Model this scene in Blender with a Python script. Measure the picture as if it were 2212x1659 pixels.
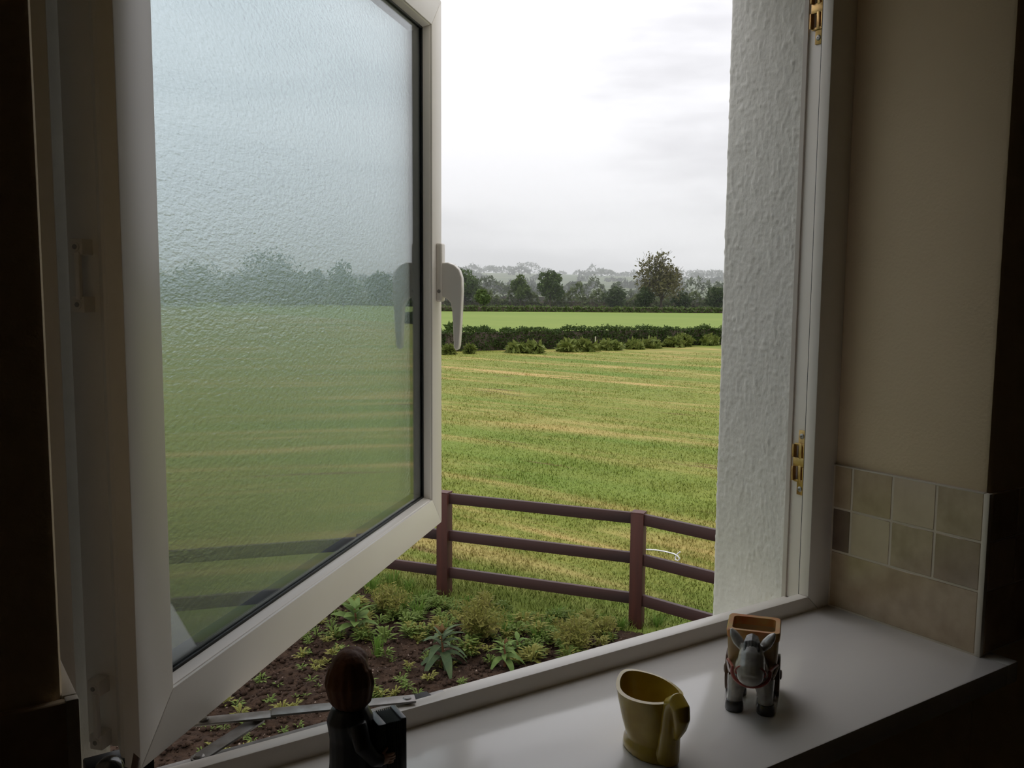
import bpy, bmesh, math, random
import numpy as np
from mathutils import Vector, Matrix

for _o in list(bpy.data.objects):
    bpy.data.objects.remove(_o, do_unlink=True)
SC = bpy.context.scene
COL = SC.collection

# ------------------------------------------------------------------ camera
IW, IH, F = 2212.0, 1659.0, 1992.69
YAW, PITCH, ROLL = 0.59559, 0.10685, -0.00757
CAM = np.array([-1.23943, -0.65961, 0.51292])


def cam_axes():
    f = np.array([math.sin(YAW) * math.cos(PITCH), math.cos(YAW) * math.cos(PITCH), -math.sin(PITCH)])
    r = np.array([math.cos(YAW), -math.sin(YAW), 0.0])
    d = np.cross(f, r)
    c, s = math.cos(ROLL), math.sin(ROLL)
    return c * r + s * d, -s * r + c * d, f


RX, DN, FW = cam_axes()
cam_data = bpy.data.cameras.new('camera')
cam = bpy.data.objects.new('camera', cam_data)
COL.objects.link(cam)
cam.matrix_world = Matrix(((RX[0], -DN[0], -FW[0], CAM[0]), (RX[1], -DN[1], -FW[1], CAM[1]),
                           (RX[2], -DN[2], -FW[2], CAM[2]), (0, 0, 0, 1)))
cam_data.sensor_fit = 'HORIZONTAL'
cam_data.sensor_width = 36.0
cam_data.lens = F / IW * 36.0
cam_data.clip_start = 0.02
cam_data.clip_end = 9000
SC.camera = cam

# ------------------------------------------------------------------ colour management, sky
SC.view_settings.view_transform = 'Standard'
SC.view_settings.look = 'None'
SC.view_settings.gamma = 1.0
SC.view_settings.use_curve_mapping = False
SC.view_settings.exposure = 0.30
cy = SC.cycles
cy.use_denoising = True
cy.max_bounces = 12
cy.diffuse_bounces = 4
cy.glossy_bounces = 6
cy.transmission_bounces = 12
cy.transparent_max_bounces = 16
cy.volume_bounces = 1
cy.sample_clamp_indirect = 6.0

SKY_HORIZON = 0.66      # radiance of the overcast sky at the horizon
SKY_RISE = 2.0          # how much brighter an overcast sky is overhead


def build_world():
    w = bpy.data.worlds.new('overcast_sky')
    SC.world = w
    w.use_nodes = True
    nt = w.node_tree
    nt.nodes.clear()
    L = nt.links.new
    tc = nt.nodes.new('ShaderNodeTexCoord')
    sep = nt.nodes.new('ShaderNodeSeparateXYZ')
    L(tc.outputs['Generated'], sep.inputs[0])
    # vertical luminance of an overcast sky
    up = nt.nodes.new('ShaderNodeMath'); up.operation = 'MAXIMUM'; up.inputs[1].default_value = 0
    L(sep.outputs['Z'], up.inputs[0])
    pw = nt.nodes.new('ShaderNodeMath'); pw.operation = 'POWER'; pw.inputs[1].default_value = 1.0
    L(up.outputs[0], pw.inputs[0])
    lum = nt.nodes.new('ShaderNodeMath'); lum.operation = 'MULTIPLY_ADD'
    lum.inputs[1].default_value = SKY_HORIZON * SKY_RISE; lum.inputs[2].default_value = SKY_HORIZON
    L(pw.outputs[0], lum.inputs[0])
    # soft stratus banks, flattened towards the horizon
    mp = nt.nodes.new('ShaderNodeMapping'); mp.inputs['Scale'].default_value = (1.6, 1.6, 7.0)
    mp.inputs['Location'].default_value = (3.1, 0.4, 0.75)
    L(tc.outputs['Generated'], mp.inputs[0])
    n1 = nt.nodes.new('ShaderNodeTexNoise'); n1.inputs['Scale'].default_value = 1.5
    n1.inputs['Detail'].default_value = 5; n1.inputs['Roughness'].default_value = 0.5
    L(mp.outputs[0], n1.inputs['Vector'])
    rp = nt.nodes.new('ShaderNodeValToRGB')
    rp.color_ramp.interpolation = 'EASE'
    rp.color_ramp.elements[0].position = 0.36; rp.color_ramp.elements[0].color = (0.69, 0.685, 0.725, 1)
    rp.color_ramp.elements[1].position = 0.62; rp.color_ramp.elements[1].color = (1.06, 1.055, 1.095, 1)
    L(n1.outputs['Fac'], rp.inputs[0])
    mul = nt.nodes.new('ShaderNodeVectorMath'); mul.operation = 'SCALE'
    L(rp.outputs[0], mul.inputs[0]); L(lum.outputs[0], mul.inputs['Scale'])
    bg = nt.nodes.new('ShaderNodeBackground')
    L(mul.outputs[0], bg.inputs['Color'])
    bg.inputs['Strength'].default_value = 1.0
    out = nt.nodes.new('ShaderNodeOutputWorld')
    L(bg.outputs[0], out.inputs['Surface'])


build_world()

# ------------------------------------------------------------------ picture <-> place helpers
E2 = np.array([math.sin(YAW), math.cos(YAW)])      # ground direction the camera faces
R2 = np.array([math.cos(YAW), -math.sin(YAW)])
HEYE = 3.0
GZ = CAM[2] - HEYE                                  # garden level


def ray(u, v):
    return RX * (u - IW / 2) / F + DN * (v - IH / 2) / F + FW


def on_z(u, v, z):
    d = ray(u, v); return CAM + d * (z - CAM[2]) / d[2]


def on_y(u, v, y):
    d = ray(u, v); return CAM + d * (y - CAM[1]) / d[1]


def on_plane(u, v, p0, n):
    d = ray(u, v); n = np.array(n, float); return CAM + d * (np.dot(np.array(p0) - CAM, n) / np.dot(d, n))


def lat_q(x, y):
    dx, dy = x - CAM[0], y - CAM[1]
    return dx * R2[0] + dy * R2[1], dx * E2[0] + dy * E2[1]


def xy_of(lat, q):
    return CAM[0] + R2[0] * lat + E2[0] * q, CAM[1] + R2[1] * lat + E2[1] * q


def sstep(a, b, x):
    t = np.clip((x - a) / (b - a), 0, 1); return t * t * (3 - 2 * t)


def ground_z(lat, q):
    """the field falls away gently from the garden, far land rises to a low ridge"""
    lat = np.asarray(lat, float); q = np.asarray(q, float)
    z = GZ - 0.01 * np.clip(q - 12, 0, 330)
    rid = 21 + 5 * np.sin(lat * 0.0031 + 1.0) + 4 * np.sin(lat * 0.0083 + 2.2)
    z = z + rid * sstep(430, 1750, q) * (1 + 0.03 * np.sin(q * 0.011 + lat * 0.004))
    return z


def ground_hit(u, v):
    d = ray(u, v); t = 3.0
    for _ in range(4000):
        P = CAM + d * t
        la, q = lat_q(P[0], P[1])
        g = float(ground_z(la, q))
        if P[2] <= g:
            break
        t += max(0.01, (P[2] - g) * 0.4)
    return P


rng = np.random.default_rng(11)
random.seed(5)


def vnoise(x, y, seed=0):
    """smooth value noise in 0..1"""
    xi, yi = np.floor(x).astype(np.int64), np.floor(y).astype(np.int64)
    fx, fy = x - xi, y - yi
    fx, fy = fx * fx * (3 - 2 * fx), fy * fy * (3 - 2 * fy)

    def h(a, b):
        n = (a * 374761393 + b * 668265263 + seed * 982451653) & 0x7fffffff
        n = ((n ^ (n >> 13)) * 1274126177) & 0x7fffffff
        return ((n ^ (n >> 16)) & 0xffff) / 65535.0
    return (h(xi, yi) * (1 - fx) + h(xi + 1, yi) * fx) * (1 - fy) + (h(xi, yi + 1) * (1 - fx) + h(xi + 1, yi + 1) * fx) * fy


# ------------------------------------------------------------------ materials
MATS = {}


def mat(name, color, rough=0.6, spec=0.4, metal=0.0, noise=None, bump=None, coat=0.0, emit=None):
    """noise = (scale, amount, second colour, detail[, stretch]); bump = (scale, strength, distance[, stretch])"""
    if name in MATS:
        return MATS[name]
    m = bpy.data.materials.new(name); m.use_nodes = True
    nt = m.node_tree; b = nt.nodes['Principled BSDF']; L = nt.links.new
    b.inputs['Base Color'].default_value = (*color, 1)
    b.inputs['Roughness'].default_value = rough
    b.inputs['Specular IOR Level'].default_value = spec
    b.inputs['Metallic'].default_value = metal
    b.inputs['Coat Weight'].default_value = coat
    b.inputs['Coat Roughness'].default_value = 0.12
    tc = nt.nodes.new('ShaderNodeTexCoord')

    def coords(stretch):
        if stretch is None:
            return tc.outputs['Object']
        mp = nt.nodes.new('ShaderNodeMapping'); mp.inputs['Scale'].default_value = stretch
        L(tc.outputs['Object'], mp.inputs[0]); return mp.outputs[0]
    if noise:
        n = nt.nodes.new('ShaderNodeTexNoise'); n.inputs['Scale'].default_value = noise[0]
        n.inputs['Detail'].default_value = noise[3] if len(noise) > 3 else 4
        L(coords(noise[4] if len(noise) > 4 else None), n.inputs['Vector'])
        r = nt.nodes.new('ShaderNodeValToRGB')
        a = 0.5 - 0.28 / max(noise[1], 0.01) * 0.5
        r.color_ramp.elements[0].position = max(0.0, 0.5 - 0.22 / max(noise[1], 0.1))
        r.color_ramp.elements[1].position = min(1.0, 0.5 + 0.22 / max(noise[1], 0.1))
        r.color_ramp.elements[0].color = (*color, 1); r.color_ramp.elements[1].color = (*noise[2], 1)
        L(n.outputs['Fac'], r.inputs[0]); L(r.outputs[0], b.inputs['Base Color'])
    if bump:
        n = nt.nodes.new('ShaderNodeTexNoise'); n.inputs['Scale'].default_value = bump[0]
        n.inputs['Detail'].default_value = 5
        L(coords(bump[3] if len(bump) > 3 else None), n.inputs['Vector'])
        bp = nt.nodes.new('ShaderNodeBump'); bp.inputs['Strength'].default_value = bump[1]
        bp.inputs['Distance'].default_value = bump[2]
        L(n.outputs['Fac'], bp.inputs['Height']); L(bp.outputs[0], b.inputs['Normal'])
    MATS[name] = m
    return m


def leaf_mat(name, ca, cb, scale, rough=0.55, transl=0.25):
    """plant tissue: two greens mixed by place, some light let through"""
    if name in MATS:
        return MATS[name]
    m = mat(name, ca, max(rough, .6), 0.12, noise=(scale, 1.0, cb, 3))
    nt = m.node_tree; L = nt.links.new
    b = nt.nodes['Principled BSDF']; out = nt.nodes['Material Output']
    tr = nt.nodes.new('ShaderNodeBsdfTranslucent')
    src = b.inputs['Base Color'].links[0].from_socket
    L(src, tr.inputs['Color'])
    mx = nt.nodes.new('ShaderNodeMixShader'); mx.inputs[0].default_value = transl
    L(b.outputs[0], mx.inputs[1]); L(tr.outputs[0], mx.inputs[2]); L(mx.outputs[0], out.inputs['Surface'])
    return m


UPVC = mat('white_upvc', (0.86, 0.81, 0.74), 0.30, 0.45, noise=(3.0, 0.8, (0.80, 0.745, 0.67), 4))
UPVC_DIRTY = mat('upvc_rebate', (0.66, 0.61, 0.55), 0.42, 0.4, noise=(14.0, 1.0, (0.50, 0.44, 0.38), 5, (1, 1, 0.15)))
GASKET = mat('black_gasket', (0.012, 0.012, 0.012), 0.55, 0.3)
ALU = mat('spacer_bar_grey', (0.055, 0.057, 0.058), 0.5, 0.3)
STEEL = mat('stay_steel', (0.36, 0.345, 0.33), 0.45, 0.4, metal=0.7, noise=(60, 1.0, (0.22, 0.20, 0.18), 4))
BRASS = mat('brass_keep', (0.62, 0.42, 0.16), 0.34, 0.5, metal=0.85, noise=(90, 1.0, (0.42, 0.24, 0.10), 4))
ZINC = mat('screw_steel', (0.34, 0.32, 0.30), 0.4, 0.5, metal=0.8)
PLASTER = mat('cream_paint', (0.80, 0.645, 0.43), 0.75, 0.25, noise=(4, 0.8, (0.75, 0.60, 0.40), 5), bump=(220, 0.25, 0.002))
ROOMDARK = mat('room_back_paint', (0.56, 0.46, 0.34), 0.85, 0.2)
FLOORM = mat('dark_floor', (0.24, 0.18, 0.13), 0.6, 0.3, noise=(5, 0.8, (0.18, 0.13, 0.095), 4))
SILLM = mat('sill_gloss_paint', (0.86, 0.83, 0.79), 0.15, 0.5, noise=(2.2, 0.8, (0.82, 0.785, 0.74), 4), bump=(30, 0.06, 0.004, (0.3, 1.0, 1.0)))
GROUT = mat('grout', (0.70, 0.62, 0.50), 0.85, 0.2)
TRIMW = mat('tile_trim_white', (0.66, 0.60, 0.50), 0.5, 0.4)
PEBBLE = mat('white_pebbledash', (0.88, 0.86, 0.80), 0.9, 0.15, noise=(30, 0.8, (0.80, 0.78, 0.72), 5), bump=(260, 0.35, 0.002, (1, 1, 0.55)))
CONCRETE = mat('cill_white_paint', (0.78, 0.77, 0.74), 0.8, 0.2, noise=(18, 0.8, (0.68, 0.67, 0.64), 5))


def glass_mat(name, tint, rough, bump):
    m = bpy.data.materials.new(name); m.use_nodes = True
    nt = m.node_tree; nt.nodes.clear(); L = nt.links.new
    out = nt.nodes.new('ShaderNodeOutputMaterial')
    g = nt.nodes.new('ShaderNodeBsdfGlass'); g.inputs['IOR'].default_value = 1.5
    g.inputs['Color'].default_value = (*tint, 1); g.inputs['Roughness'].default_value = rough
    if bump:
        tc = nt.nodes.new('ShaderNodeTexCoord')
        mp = nt.nodes.new('ShaderNodeMapping'); mp.inputs['Scale'].default_value = (0.7, 1, 1.5)
        n = nt.nodes.new('ShaderNodeTexNoise'); n.inputs['Scale'].default_value = bump[0]; n.inputs['Detail'].default_value = 2
        b = nt.nodes.new('ShaderNodeBump'); b.inputs['Strength'].default_value = bump[1]; b.inputs['Distance'].default_value = bump[2]
        L(tc.outputs['Object'], mp.inputs[0]); L(mp.outputs[0], n.inputs['Vector']); L(n.outputs['Fac'], b.inputs['Height']); L(b.outputs[0], g.inputs['Normal'])
    L(g.outputs[0], out.inputs['Surface'])
    return m


# ------------------------------------------------------------------ mesh building
class MB:
    def __init__(self):
        self.v, self.f = [], []

    def add(self, verts, faces, M=None):
        o = len(self.v)
        for p in verts:
            p = Vector(p)
            self.v.append(tuple(M @ p) if M is not None else tuple(p))
        self.f += [tuple(o + i for i in f) for f in faces]
        return self

    def box(self, lo, hi, M=None, taper=None):
        x0, y0, z0 = lo; x1, y1, z1 = hi
        vs = [(x0, y0, z0), (x1, y0, z0), (x1, y1, z0), (x0, y1, z0), (x0, y0, z1), (x1, y0, z1), (x1, y1, z1), (x0, y1, z1)]
        return self.add(vs, [(0, 3, 2, 1), (4, 5, 6, 7), (0, 1, 5, 4), (1, 2, 6, 5), (2, 3, 7, 6), (3, 0, 4, 7)], M)

    def bbox(self, lo, hi, r, M=None, seg=2):
        """box with rounded edges"""
        bm = bmesh.new()
        x0, y0, z0 = lo; x1, y1, z1 = hi
        bmesh.ops.create_cube(bm, size=1.0)
        for v in bm.verts:
            v.co = Vector(((x0 + x1) / 2 + v.co.x * (x1 - x0), (y0 + y1) / 2 + v.co.y * (y1 - y0), (z0 + z1) / 2 + v.co.z * (z1 - z0)))
        bmesh.ops.bevel(bm, geom=list(bm.edges), offset=r, segments=seg, affect='EDGES', profile=0.5)
        self.from_bm(bm, M); return self

    def from_bm(self, bm, M=None):
        bm.verts.index_update()
        self.add([v.co.copy() for v in bm.verts], [tuple(v.index for v in f.verts) for f in bm.faces], M)
        bm.free()

    def tube(self, path, radii, n=10, cap=True, M=None, flat=1.0):
        path = [Vector(p) for p in path]
        if not hasattr(radii, '__len__'):
            radii = [radii] * len(path)
        vs, fs = [], []
        t0 = (path[1] - path[0]).normalized()
        ref = Vector((0, 0, 1)) if abs(t0.z) < 0.9 else Vector((1, 0, 0))
        side = t0.cross(ref).normalized()
        for i, p in enumerate(path):
            t = (path[min(i + 1, len(path) - 1)] - path[max(i - 1, 0)])
            t = t.normalized() if t.length > 1e-9 else t0
            side = (side - t * side.dot(t)).normalized()
            bn = t.cross(side)
            for k in range(n):
                a = 2 * math.pi * k / n
                vs.append(p + (side * math.cos(a) + bn * math.sin(a) * flat) * radii[i])
        for i in range(len(path) - 1):
            for k in range(n):
                k2 = (k + 1) % n
                fs.append((i * n + k, i * n + k2, (i + 1) * n + k2, (i + 1) * n + k))
        if cap:
            fs.append(tuple(reversed(range(n)))); fs.append(tuple((len(path) - 1) * n + k for k in range(n)))
        return self.add(vs, fs, M)

    def ell(self, c, r, M=None, nu=16, nv=10):
        vs, fs = [], []
        vs.append((c[0], c[1], c[2] - r[2]))
        for j in range(1, nv):
            th = math.pi * j / nv - math.pi / 2
            for i in range(nu):
                a = 2 * math.pi * i / nu
                vs.append((c[0] + r[0] * math.cos(th) * math.cos(a), c[1] + r[1] * math.cos(th) * math.sin(a), c[2] + r[2] * math.sin(th)))
        vs.append((c[0], c[1], c[2] + r[2]))
        top = len(vs) - 1
        for i in range(nu):
            fs.append((0, 1 + (i + 1) % nu, 1 + i))
            fs.append((top, 1 + (nv - 2) * nu + i, 1 + (nv - 2) * nu + (i + 1) % nu))
        for j in range(nv - 2):
            for i in range(nu):
                a, b = 1 + j * nu + i, 1 + j * nu + (i + 1) % nu
                fs.append((a, b, b + nu, a + nu))
        return self.add(vs, fs, M)

    def lathe(self, prof, n=24, M=None):
        vs, fs = [], []
        for (r, z) in prof:
            for k in range(n):
                a = 2 * math.pi * k / n
                vs.append((r * math.cos(a), r * math.sin(a), z))
        for i in range(len(prof) - 1):
            for k in range(n):
                k2 = (k + 1) % n
                fs.append((i * n + k, i * n + k2, (i + 1) * n + k2, (i + 1) * n + k))
        fs.append(tuple(reversed(range(n)))); fs.append(tuple((len(prof) - 1) * n + k for k in range(n)))
        return self.add(vs, fs, M)

    def rings(self, rings, close_bottom=True, close_top=True, M=None):
        n = len(rings[0]); vs = [p for r in rings for p in r]; fs = []
        for i in range(len(rings) - 1):
            for k in range(n):
                k2 = (k + 1) % n
                fs.append((i * n + k, i * n + k2, (i + 1) * n + k2, (i + 1) * n + k))
        if close_bottom:
            fs.append(tuple(reversed(range(n))))
        if close_top:
            fs.append(tuple((len(rings) - 1) * n + k for k in range(n)))
        return self.add(vs, fs, M)

    def prism(self, poly, a0, a1, axis='z', M=None):
        """poly of 2-tuples extruded along an axis"""
        def P(p, t):
            return {'z': (p[0], p[1], t), 'y': (p[0], t, p[1]), 'x': (t, p[0], p[1])}[axis]
        n = len(poly)
        vs = [P(p, a0) for p in poly] + [P(p, a1) for p in poly]
        fs = [tuple(reversed(range(n))), tuple(range(n, 2 * n))] + [(k, (k + 1) % n, n + (k + 1) % n, n + k) for k in range(n)]
        return self.add(vs, fs, M)

    def mesh(self, name, smooth=None):
        me = bpy.data.meshes.new(name)
        me.from_pydata(self.v, [], self.f)
        bm = bmesh.new(); bm.from_mesh(me); bmesh.ops.recalc_face_normals(bm, faces=bm.faces); bm.to_mesh(me); bm.free()
        if smooth is not None:
            me.polygons.foreach_set('use_smooth', [True] * len(me.polygons))
            me.set_sharp_from_angle(angle=math.radians(smooth))
        me.update()
        return me

    def obj(self, name, m, parent=None, smooth=None, **kw):
        return link(name, self.mesh(name, smooth), m, parent, **kw)


def link(name, me, m=None, parent=None, loc=None, rotz=None, label=None, cat=None, group=None, kind=None):
    o = bpy.data.objects.new(name, me)
    COL.objects.link(o)
    if m is not None and me is not None and not me.materials:
        me.materials.append(m)
    if parent is not None:
        o.parent = parent
    if loc is not None:
        o.location = loc
    if rotz is not None:
        o.rotation_euler = (0, 0, rotz)
    for k, v in (('label', label), ('category', cat), ('group', group), ('kind', kind)):
        if v:
            o[k] = v
    return o


def empty(name, loc=(0, 0, 0), rotz=0, parent=None, **kw):
    o = link(name, None, None, parent, loc, rotz, **kw)
    o.empty_display_size = 0.05
    return o


def raw_mesh(name, verts, faces_flat, per, smooth=False):
    """fast mesh from numpy: verts (n,3), faces_flat (m,per)"""
    me = bpy.data.meshes.new(name)
    nv, nf = len(verts), len(faces_flat)
    me.vertices.add(nv); me.vertices.foreach_set('co', np.ascontiguousarray(verts, np.float32).ravel())
    me.loops.add(nf * per); me.loops.foreach_set('vertex_index', np.ascontiguousarray(faces_flat, np.int32).ravel())
    me.polygons.add(nf); me.polygons.foreach_set('loop_start', np.arange(0, nf * per, per, dtype=np.int32))
    if smooth:
        me.polygons.foreach_set('use_smooth', np.ones(nf, bool))
    me.update(calc_edges=True)
    return me


def grid_mesh(name, X, Y, Z, keep=None, smooth=True):
    ny, nx = X.shape
    verts = np.stack([X.ravel(), Y.ravel(), Z.ravel()], 1)
    i = np.arange(ny * nx).reshape(ny, nx)
    q = np.stack([i[:-1, :-1], i[:-1, 1:], i[1:, 1:], i[1:, :-1]], -1).reshape(-1, 4)
    if keep is not None:
        kk = (keep[:-1, :-1] & keep[:-1, 1:] & keep[1:, 1:] & keep[1:, :-1]).ravel()
        q = q[kk]
    return raw_mesh(name, verts, q, 4, smooth)


# ================================================================== THE ROOM
XL, D, HT, RB = -1.1456, 0.25217, 0.2317, 0.0918     # opening left edge, reveal depth, tile height, lower tile row
TT = 0.008                                            # tile thickness
HEAD = 1.085
YE = 0.474                                            # outer face of the wall
XRI, XLI = TT, XL - TT                                # plaster reveals
RW0, RW1, RY0, RZ0, RZ1 = -2.9, 1.3, -3.2, -1.05, 1.40

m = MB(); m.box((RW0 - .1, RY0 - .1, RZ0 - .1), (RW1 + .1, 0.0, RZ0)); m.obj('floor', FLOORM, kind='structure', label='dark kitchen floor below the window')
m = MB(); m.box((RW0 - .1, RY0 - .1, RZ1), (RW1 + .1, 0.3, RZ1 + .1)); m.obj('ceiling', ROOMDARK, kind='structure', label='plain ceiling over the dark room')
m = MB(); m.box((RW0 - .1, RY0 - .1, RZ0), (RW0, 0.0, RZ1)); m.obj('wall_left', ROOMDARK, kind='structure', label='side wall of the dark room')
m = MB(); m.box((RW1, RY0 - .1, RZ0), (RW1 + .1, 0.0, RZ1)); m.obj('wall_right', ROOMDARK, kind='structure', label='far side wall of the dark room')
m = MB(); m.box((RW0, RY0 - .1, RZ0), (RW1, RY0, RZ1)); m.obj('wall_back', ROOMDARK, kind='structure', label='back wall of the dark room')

# the window wall, inner leaf: one piece per side of the opening
wall = empty('wall_front', kind='structure', label='cream plastered wall round the window opening')


def wall_block(name, lo, hi, mt, bev=0.006):
    mm = MB(); mm.bbox(lo, hi, bev); return mm.obj(name, mt, wall, smooth=40)


wall_block('wall_pier', (RW0 - .1, 0.0 + TT, RZ0 - .1), (XLI, D + .055, RZ1), PLASTER)
wall_block('wall_pier', (XRI, 0.0 + TT, RZ0 - .1), (RW1 + .1, D + .055, RZ1), PLASTER)
wall_block('wall_apron', (XLI, 0.0 + TT, RZ0 - .1), (XRI, D + .055, -0.03), PLASTER)
wall_block('wall_lintel', (XLI, 0.0 + TT, HEAD), (XRI, D + .055, RZ1), PLASTER)

# tiles: reveals and the face of the wall beside the window
TS, JT = 0.070, 0.0026
TCOL = [mat('stone_tile_%s' % n, c, 0.20, 0.5, noise=(34, 1.0, c2, 6), bump=(80, 0.12, 0.001)) for n, c, c2 in (
    ('sand', (0.56, 0.435, 0.285), (0.44, 0.33, 0.21)), ('cream', (0.66, 0.54, 0.40), (0.58, 0.46, 0.34)),
    ('grey_beige', (0.55, 0.435, 0.31), (0.40, 0.305, 0.21)), ('brown', (0.24, 0.17, 0.12), (0.17, 0.12, 0.085)),
    ('tan', (0.44, 0.34, 0.24), (0.33, 0.25, 0.17)))]


def tile_mesh(w, h, t, mt):
    mm = MB(); mm.bbox((0, 0, 0), (t, w - JT, h - JT), 0.0011, seg=1)
    me = mm.mesh('tile', 40); me.materials.append(mt); return me


TM = {}


def tile(w, h, ci, loc, rz):
    k = (round(w, 4), round(h, 4), ci)
    if k not in TM:
        TM[k] = tile_mesh(w, h, TT - 0.0012, TCOL[ci])
    return link('tile', TM[k], None, wall, loc, rz)


# grout beds
def grout(lo, hi):
    mm = MB(); mm.box(lo, hi); return mm.obj('grout_bed', GROUT, wall)


grout((XRI - .0073, TT, 0.0), (XRI + .001, D, HT - .001))
grout((XLI - .001, TT, 0.0), (XLI + .0073, D, HT - .001))
colours_r = [[2, 1, 0, 0], [4, 2, 1, 3]]               # upper and middle row from the corner towards the frame
for row in range(2):
    z0 = RB + TS * (1 - row) + JT
    y = TT
    for k in range(4):
        w = min(TS, D - y)
        if w > 0.01:
            # box runs +x from its origin: face at x = 0
            tile(w, TS, colours_r[row][k], (0.0, y, z0), 0)
            tile(w, TS, (k + row) % 3, (XL - TT + .0012, y, z0), 0)
        y += TS if k else TS - TT + TT
for side in (0.0, XL - TT + .0012):
    tile(D - TT, RB, 0, (side, TT, JT), 0)
for k in range(6):                                      # wall face either side
    for row in range(2):
        z0 = RB + TS * (1 - row) + JT
        tile(TS, TS, (k + row * 2) % 3, (XL - TS * k - JT, 0.0, z0), math.pi / 2)
        tile(TS, TS, (k + row) % 3, (TS * (k + 1) + TT, 0.0, z0), math.pi / 2)
    if k < 3:
        tile(TS * 2, RB, 0, (XL - TS * 2 * k - JT, 0.0, JT), math.pi / 2)
        tile(TS * 2, RB, 0, (TS * 2 * (k + 1) + TT, 0.0, JT), math.pi / 2)
grout((XL - .42, .0018, 0.0), (XLI, TT + .001, HT - .001))
grout((XRI, .0018, 0.0), (TS * 6 + TT, TT + .001, HT - .001))
for xx in (-0.0006, XL - TT):                           # trim at the arrises and along the top
    m = MB(); m.bbox((xx, -0.0006, 0.0), (xx + TT + .0006, TT, HT + .0008), 0.0012); m.obj('tile_trim', TRIMW, wall, smooth=40)
m = MB(); m.bbox((-0.0002, TT, HT - .0012), (XRI + .001, D, HT + .0012), 0.0009); m.obj('tile_trim', TRIMW, wall, smooth=40)
m = MB(); m.bbox((XLI - .001, TT, HT - .0012), (XL + .0002, D, HT + .0012), 0.0009); m.obj('tile_trim', TRIMW, wall, smooth=40)

# window board
m = MB(); m.bbox((XLI - .002, -0.036, -0.03), (XRI + .002, D + .002, 0.0), 0.003)
for xa, xb in ((XL - .045, XLI - .001), (XRI + .001, 0.036)):
    m.bbox((xa, -0.036, -0.03), (xb, 0.006, 0.0), 0.003)
m.obj('window_sill', SILLM, smooth=40, kind='structure', label='white gloss painted window board')

# outer leaf of the wall, white pebbledash
ext = empty('wall_exterior', kind='structure', label='white pebbledashed outer wall of the house')
GB = GZ - 0.2


def pebble(name, lo, hi):
    mm = MB(); mm.box(lo, hi); return mm.obj(name, PEBBLE, ext)


pebble('wall_pier', (-7.5, D + .056, GB), (-1.131, YE, 3.4))
pebble('wall_check', (-1.132, 0.356, -0.2), (-1.066, YE, HEAD))
pebble('wall_pier', (-0.024, D + .056, GB), (8.5, YE - .006, 3.4))
pebble('wall_apron', (-1.131, D + .056, GB), (-0.024, YE, -0.16))
pebble('wall_lintel', (-1.131, D + .056, HEAD + .0), (-0.024, YE, 3.4))


def pebble_skin():
    # dashed render wrapping the reveal and the arris, thrown texture as real relief
    ny, nz = 90, 520
    zz = np.linspace(-0.12, HEAD, nz)
    t = np.linspace(0, 1, ny)
    L1 = YE - (D + .060)
    L2 = 0.06
    s = t * (L1 + L2)
    r = 0.006
    px = np.where(s < L1 - r, -0.030, 0.0); py = np.where(s < L1 - r, D + .060 + s, YE)
    ang = np.clip((s - (L1 - r)) / (2 * r), 0, 1) * math.pi / 2
    corner = (s >= L1 - r) & (s < L1 + r)
    px = np.where(corner, -0.030 + r - r * np.cos(ang), px); py = np.where(corner, YE - r + r * np.sin(ang), py)
    px = np.where(s >= L1 + r, -0.030 + r + (s - L1 - r), px)
    nx = np.where(s < L1 - r, -1.0, np.where(corner, -np.cos(ang), 0)); nyv = np.where(s < L1 - r, 0.0, np.where(corner, np.sin(ang), 1.0))
    S, Z = np.meshgrid(s, zz)
    h = 0.0010 * (vnoise(S * 330, Z * 190, 1) ** 3) + 0.0007 * vnoise(S * 90, Z * 45, 2) + 0.0011 * np.clip(vnoise(S * 210, Z * 105, 3) - .62, 0, 1) * 3
    X = px[None, :] + nx[None, :] * h; Y = py[None, :] + nyv[None, :] * h
    me = grid_mesh('render_skin', X, Y, Z)
    link('render_skin', me, PEBBLE, ext)


pebble_skin()
m = MB(); m.prism([(D + .064, -0.060), (YE + .012, -0.160), (YE + .012, -0.21), (D + .064, -0.21)], -1.18, -0.02, 'x')
m.box((-0.03, YE - .004, -0.21), (0.15, YE + .012, -0.160))
m.obj('outer_cill', CONCRETE, ext)

# ================================================================== THE WINDOW
win = empty('window_1', kind='structure', label='white plastic casement window with its sash swung open outwards')
LIP = dict(l=-1.111, r=-0.050, b=0.0236, t=1.061)
REB = dict(l=-1.131, r=-0.030, b=0.004, t=1.080)
OUT = dict(l=XLI, r=XRI, b=-0.03, t=HEAD)
YL0, YL1, YF = D, D + 0.0187, D + 0.062


def frame_member(name, corner_fn, prof, mt, parent, smooth=35, M=None):
    """sweeps a profile between two mitred corners: corner_fn(p, end) -> xyz"""
    n = len(prof)
    vs = [corner_fn(p, 0) for p in prof] + [corner_fn(p, 1) for p in prof]
    fs = [tuple(range(n)), tuple(range(n, 2 * n))] + [(k, (k + 1) % n, n + (k + 1) % n, n + k) for k in range(n)]
    mm = MB(); mm.add(vs, fs)
    me = mm.mesh(name)
    bm = bmesh.new(); bm.from_mesh(me)
    ed = [e for e in bm.edges if len(e.link_faces) == 2 and e.calc_face_angle(0) > 0.3 and not any(f.calc_area() < 1e-9 for f in e.link_faces)]
    bmesh.ops.bevel(bm, geom=ed, offset=0.0012, segments=2, affect='EDGES', profile=0.5, clamp_overlap=True)
    bm.to_mesh(me); bm.free()
    me.polygons.foreach_set('use_smooth', [True] * len(me.polygons)); me.set_sharp_from_angle(angle=math.radians(smooth))
    return link(name, me, mt, parent)


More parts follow.
